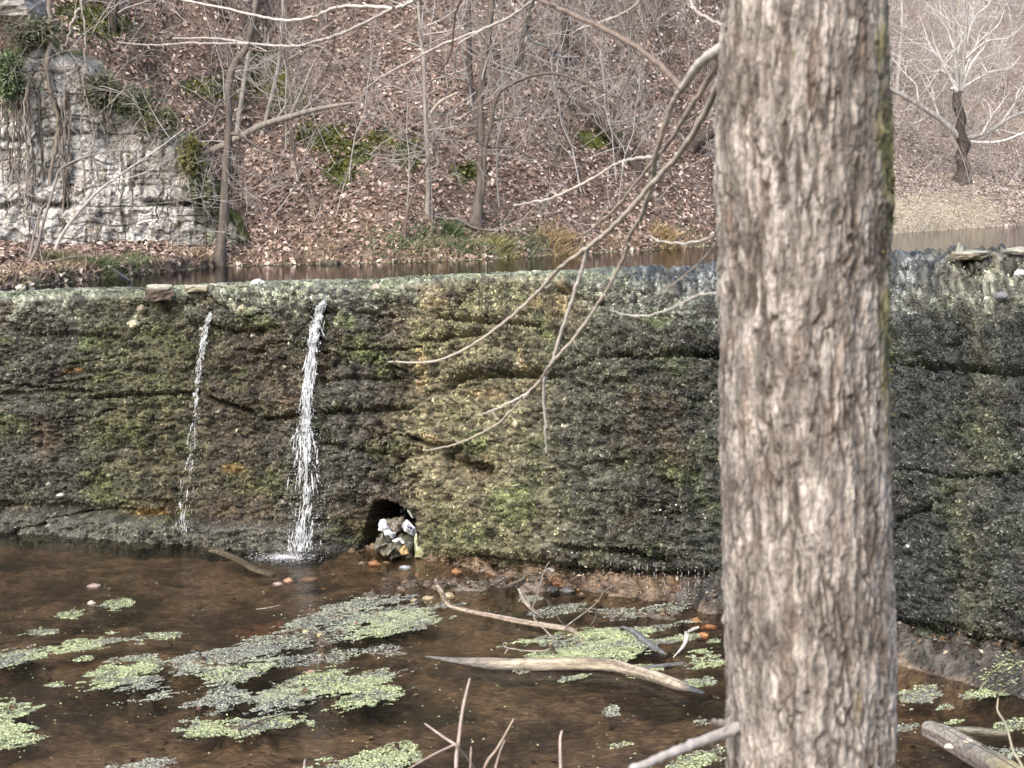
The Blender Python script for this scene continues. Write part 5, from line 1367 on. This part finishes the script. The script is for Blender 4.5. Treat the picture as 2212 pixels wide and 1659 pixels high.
LB, DB, MB_ = (.60, .56, .49), (.20, .155, .125), (.40, .35, .29)
limb([(1610, 62), (1567, 98), (1530, 122), (1500, 152), (1474, 190)], [17, 15, 13, 11, 9], 2.42, 2.75, LB)
limb([(1474, 191), (1440, 155), (1380, 105), (1300, 60), (1230, 28), (1160, -4), (1060, -50)], [9, 7, 7, 6.5, 6, 5, 4], 2.75, 3.4, DB)
limb([(1474, 188), (1450, 230), (1430, 290), (1414, 340), (1410, 380), (1398, 430), (1383, 470), (1360, 510), (1350, 550), (1320, 610), (1290, 660), (1240, 730), (1200, 775), (1178, 802), (1160, 830), (1120, 870), (1075, 915), (1020, 945), (970, 963), (918, 973)],
     [8, 7, 6.5, 6.5, 6, 5.5, 5, 5, 4.5, 4, 4, 4, 4, 3.6, 3, 2.7, 2.5, 2.2, 2, 1.3], 2.75, 3.9, (.42, .37, .31))
limb([(1412, 338), (1375, 342), (1335, 352), (1280, 385), (1200, 425), (1150, 437), (1108, 444)], [4, 3.6, 3.3, 3, 2.8, 2.2, 1.5], 3.05, 3.7, LB)
limb([(1585, 92), (1556, 131), (1501, 219), (1459, 287), (1421, 337), (1383, 384), (1333, 447), (1290, 485), (1250, 514)], [9, 8, 7, 5.5, 4.5, 3.6, 3.2, 2.8, 1.6], 2.44, 3.5, MB_)
limb([(1580, 130), (1548, 190), (1527, 236), (1493, 295), (1459, 342), (1409, 396), (1354, 460), (1307, 506), (1265, 538), (1227, 565), (1198, 590), (1164, 628), (1110, 680), (1050, 725), (980, 766), (920, 783), (840, 781)],
     [9, 8.5, 8, 7.5, 7, 6.8, 6.5, 6, 5.6, 5, 4.8, 4.5, 4, 3.4, 3, 2.5, 1.6], 2.44, 4.0, (.48, .43, .36))
limb([(1270, 536), (1262, 565), (1245, 620), (1225, 680), (1205, 740), (1190, 790), (1178, 812), (1174, 850), (1178, 920), (1180, 978)], [4.6, 4.6, 4.6, 4.4, 4.2, 4, 4, 3.4, 3, 2.2], 3.45, 3.85, (.58, .54, .49))
limb([(1178, 808), (1140, 848), (1090, 875), (1060, 888), (1033, 898)], [3, 2.6, 2.3, 2, 1.2], 3.8, 4.05, LB)
limb([(1570, 480), (1548, 500), (1530, 515), (1480, 525), (1430, 521), (1404, 509)], [3, 3, 2.8, 2.5, 2, 1.2], 2.45, 2.9, LB)
limb([(1570, 632), (1548, 633), (1500, 641), (1450, 666), (1400, 682), (1350, 680), (1318, 669)], [2.6, 2.6, 2.4, 2.2, 2, 1.6, 1], 2.44, 3.0, LB)
limb([(1570, 500), (1550, 522), (1510, 568), (1440, 625), (1403, 646)], [2.5, 2.3, 2, 1.6, 1], 2.44, 2.9, MB_)
limb([(1570, 60), (1548, 48), (1510, 28), (1495, 8), (1485, -30)], [2.6, 2.5, 2.2, 2, 1.8], 2.44, 2.7, LB)
# thin high branches of the same tree reaching over from above the frame
limb([(1020, -120), (940, -30), (892, 2), (852, 17), (785, 13), (730, 15), (675, 36), (619, 44), (556, 34), (496, 20), (437, 8), (380, -4), (300, -30)], [5, 5, 4.5, 4, 3.2, 3, 3, 3, 2.6, 2.4, 2.2, 2, 1.4], 3.3, 4.6, LB)
limb([(852, 17), (790, 48), (725, 77), (675, 91), (635, 99), (540, 94), (464, 83), (373, 83)], [3.6, 3.3, 3, 2.9, 2.8, 2.6, 2.2, 1.4], 3.55, 4.5, (.46, .43, .39))
limb([(540, 94), (470, 94), (397, 93), (330, 97), (254, 91)], [2.4, 2.2, 2, 1.7, 1.1], 4.2, 4.7, (.42, .39, .36))
limb([(1250, -90), (1190, -30), (1147, 4), (1113, 30), (1063, 55), (1008, 76), (945, 101), (890, 131), (827, 164), (784, 194)], [4, 3.8, 3.6, 3.3, 3, 2.8, 2.5, 2.2, 1.8, 1.2], 3.2, 4.4, LB)
limb([(1160, -8), (1151, 0), (1139, 42), (1143, 84), (1181, 101), (1206, 122), (1252, 122)], [2.8, 2.8, 2.6, 2.4, 2.2, 1.8, 1.2], 3.3, 3.8, (.5, .47, .43))
limb([(1046, 63), (995, 93), (983, 126), (985, 156), (1012, 160)], [2.4, 2.2, 2, 1.8, 1.1], 3.7, 4.0, LB)
limb([(1010, -60), (995, 0), (983, 38), (974, 114), (949, 156), (930, 180)], [2.8, 2.6, 2.4, 2.2, 1.8, 1], 3.6, 4.0, DB)
limb([(1470, -60), (1433, 0), (1375, 140), (1316, 257)], [2, 1.8, 1.5, .9], 3.2, 3.6, DB)
limb([(1400, -40), (1380, 4), (1330, 36), (1260, 60), (1225, 78)], [2.4, 2.2, 2, 1.6, 1], 3.3, 3.7, LB)
limb([(1185, -20), (1120, 60), (1050, 110), (990, 160), (930, 200), (870, 215)], [2, 1.8, 1.6, 1.5, 1.2, .8], 3.5, 4.3, MB_)
limb([(690, 20), (640, 70), (600, 120), (560, 170)], [1.6, 1.4, 1.2, .8], 3.9, 4.4, MB_)
limb([(724, 78), (715, 130), (690, 175), (655, 205)], [1.8, 1.5, 1.2, .8], 3.8, 4.2, DB)
limb([(1600, 1570), (1545, 1590), (1500, 1606), (1440, 1632), (1370, 1662), (1290, 1705)], [13, 12, 11, 10, 9.5, 8], 2.36, 2.1, (.44, .41, .38))
limb([(1580, 1566), (1552, 1562), (1534, 1558)], [10, 7, 3], 2.36, 2.3, (.36, .32, .28), 'stub')

# ------------------------------------------------------------------ shoots on the near bank
def shoot(label, stems, Y, col):
    x, y = stems[0][0][0]
    o = thing('bank_shoot', label, 'shoot', tuple(P(float(x), float(y), Y)), 'thin shoots on the near bank')
    for k, (xy, hw) in enumerate(stems):
        xs = np.array(xy, float); n = len(xs) * 6
        pts = resample(P(xs[:, 0], xs[:, 1], np.full(len(xs), Y) + np.linspace(0, .05 * (k + 1), len(xs))), n)
        r = np.interp(np.linspace(0, 1, n), np.linspace(0, 1, len(hw)), hw) / F * Y
        t = Tubes(8); t.add(pts, r * (1 + .12 * (RNG.random(n) > .8)), col); under(t.build('stem' if k == 0 else 'twig', M_limb, None, .04), o)


shoot('branching pale shoot at the bottom centre with an arm to each side', [([(975, 2250), (982, 1900), (985, 1660), (990, 1605), (1000, 1530), (1015, 1465)], [6, 5, 4.4, 4, 3.4, 2]), ([(989, 1612), (955, 1590), (918, 1563)], [2.8, 2.6, 1.6]),
      ([(988, 1606), (940, 1628), (880, 1662)], [2.6, 2.2, 1.6]), ([(990, 1615), (1015, 1645), (1045, 1690)], [2.6, 2.2, 1.6])], 2.9, (.44, .36, .32))
shoot('slanting tan shoot right of the branching pale one', [([(985, 2300), (1010, 1800), (1045, 1662), (1075, 1615), (1110, 1552)], [5, 4, 3, 2.6, 1.5]), ([(1062, 1690), (1078, 1630), (1090, 1600)], [2.6, 2.2, 1.6])], 3.0, (.40, .31, .25))
shoot('lone straight shoot left of the thick grey trunk branch', [([(1220, 2300), (1214, 1800), (1211, 1660), (1210, 1600), (1214, 1578)], [5, 4, 3.4, 3, 2.2])], 2.9, (.46, .37, .33))
shoot('short shoot just showing between the two taller bottom shoots', [([(1010, 2300), (1016, 1800), (1016, 1660), (1018, 1612)], [4, 3, 2.6, 1.6])], 2.95, (.34, .27, .23))
shoot('kinked straw coloured shoot in the bottom right corner', [([(2400, 2300), (2260, 1790), (2212, 1665), (2190, 1625), (2180, 1590), (2170, 1560), (2155, 1535), (2156, 1508)], [4, 3.6, 3, 2.6, 2.4, 2.2, 2, 1.4])], 3.2, (.50, .45, .34))
shoot('tiny shoot tip at the bottom edge left of the branching one', [([(640, 2300), (655, 1800), (657, 1660), (660, 1640)], [3, 2.6, 2, 1.4])], 3.0, (.46, .4, .34))
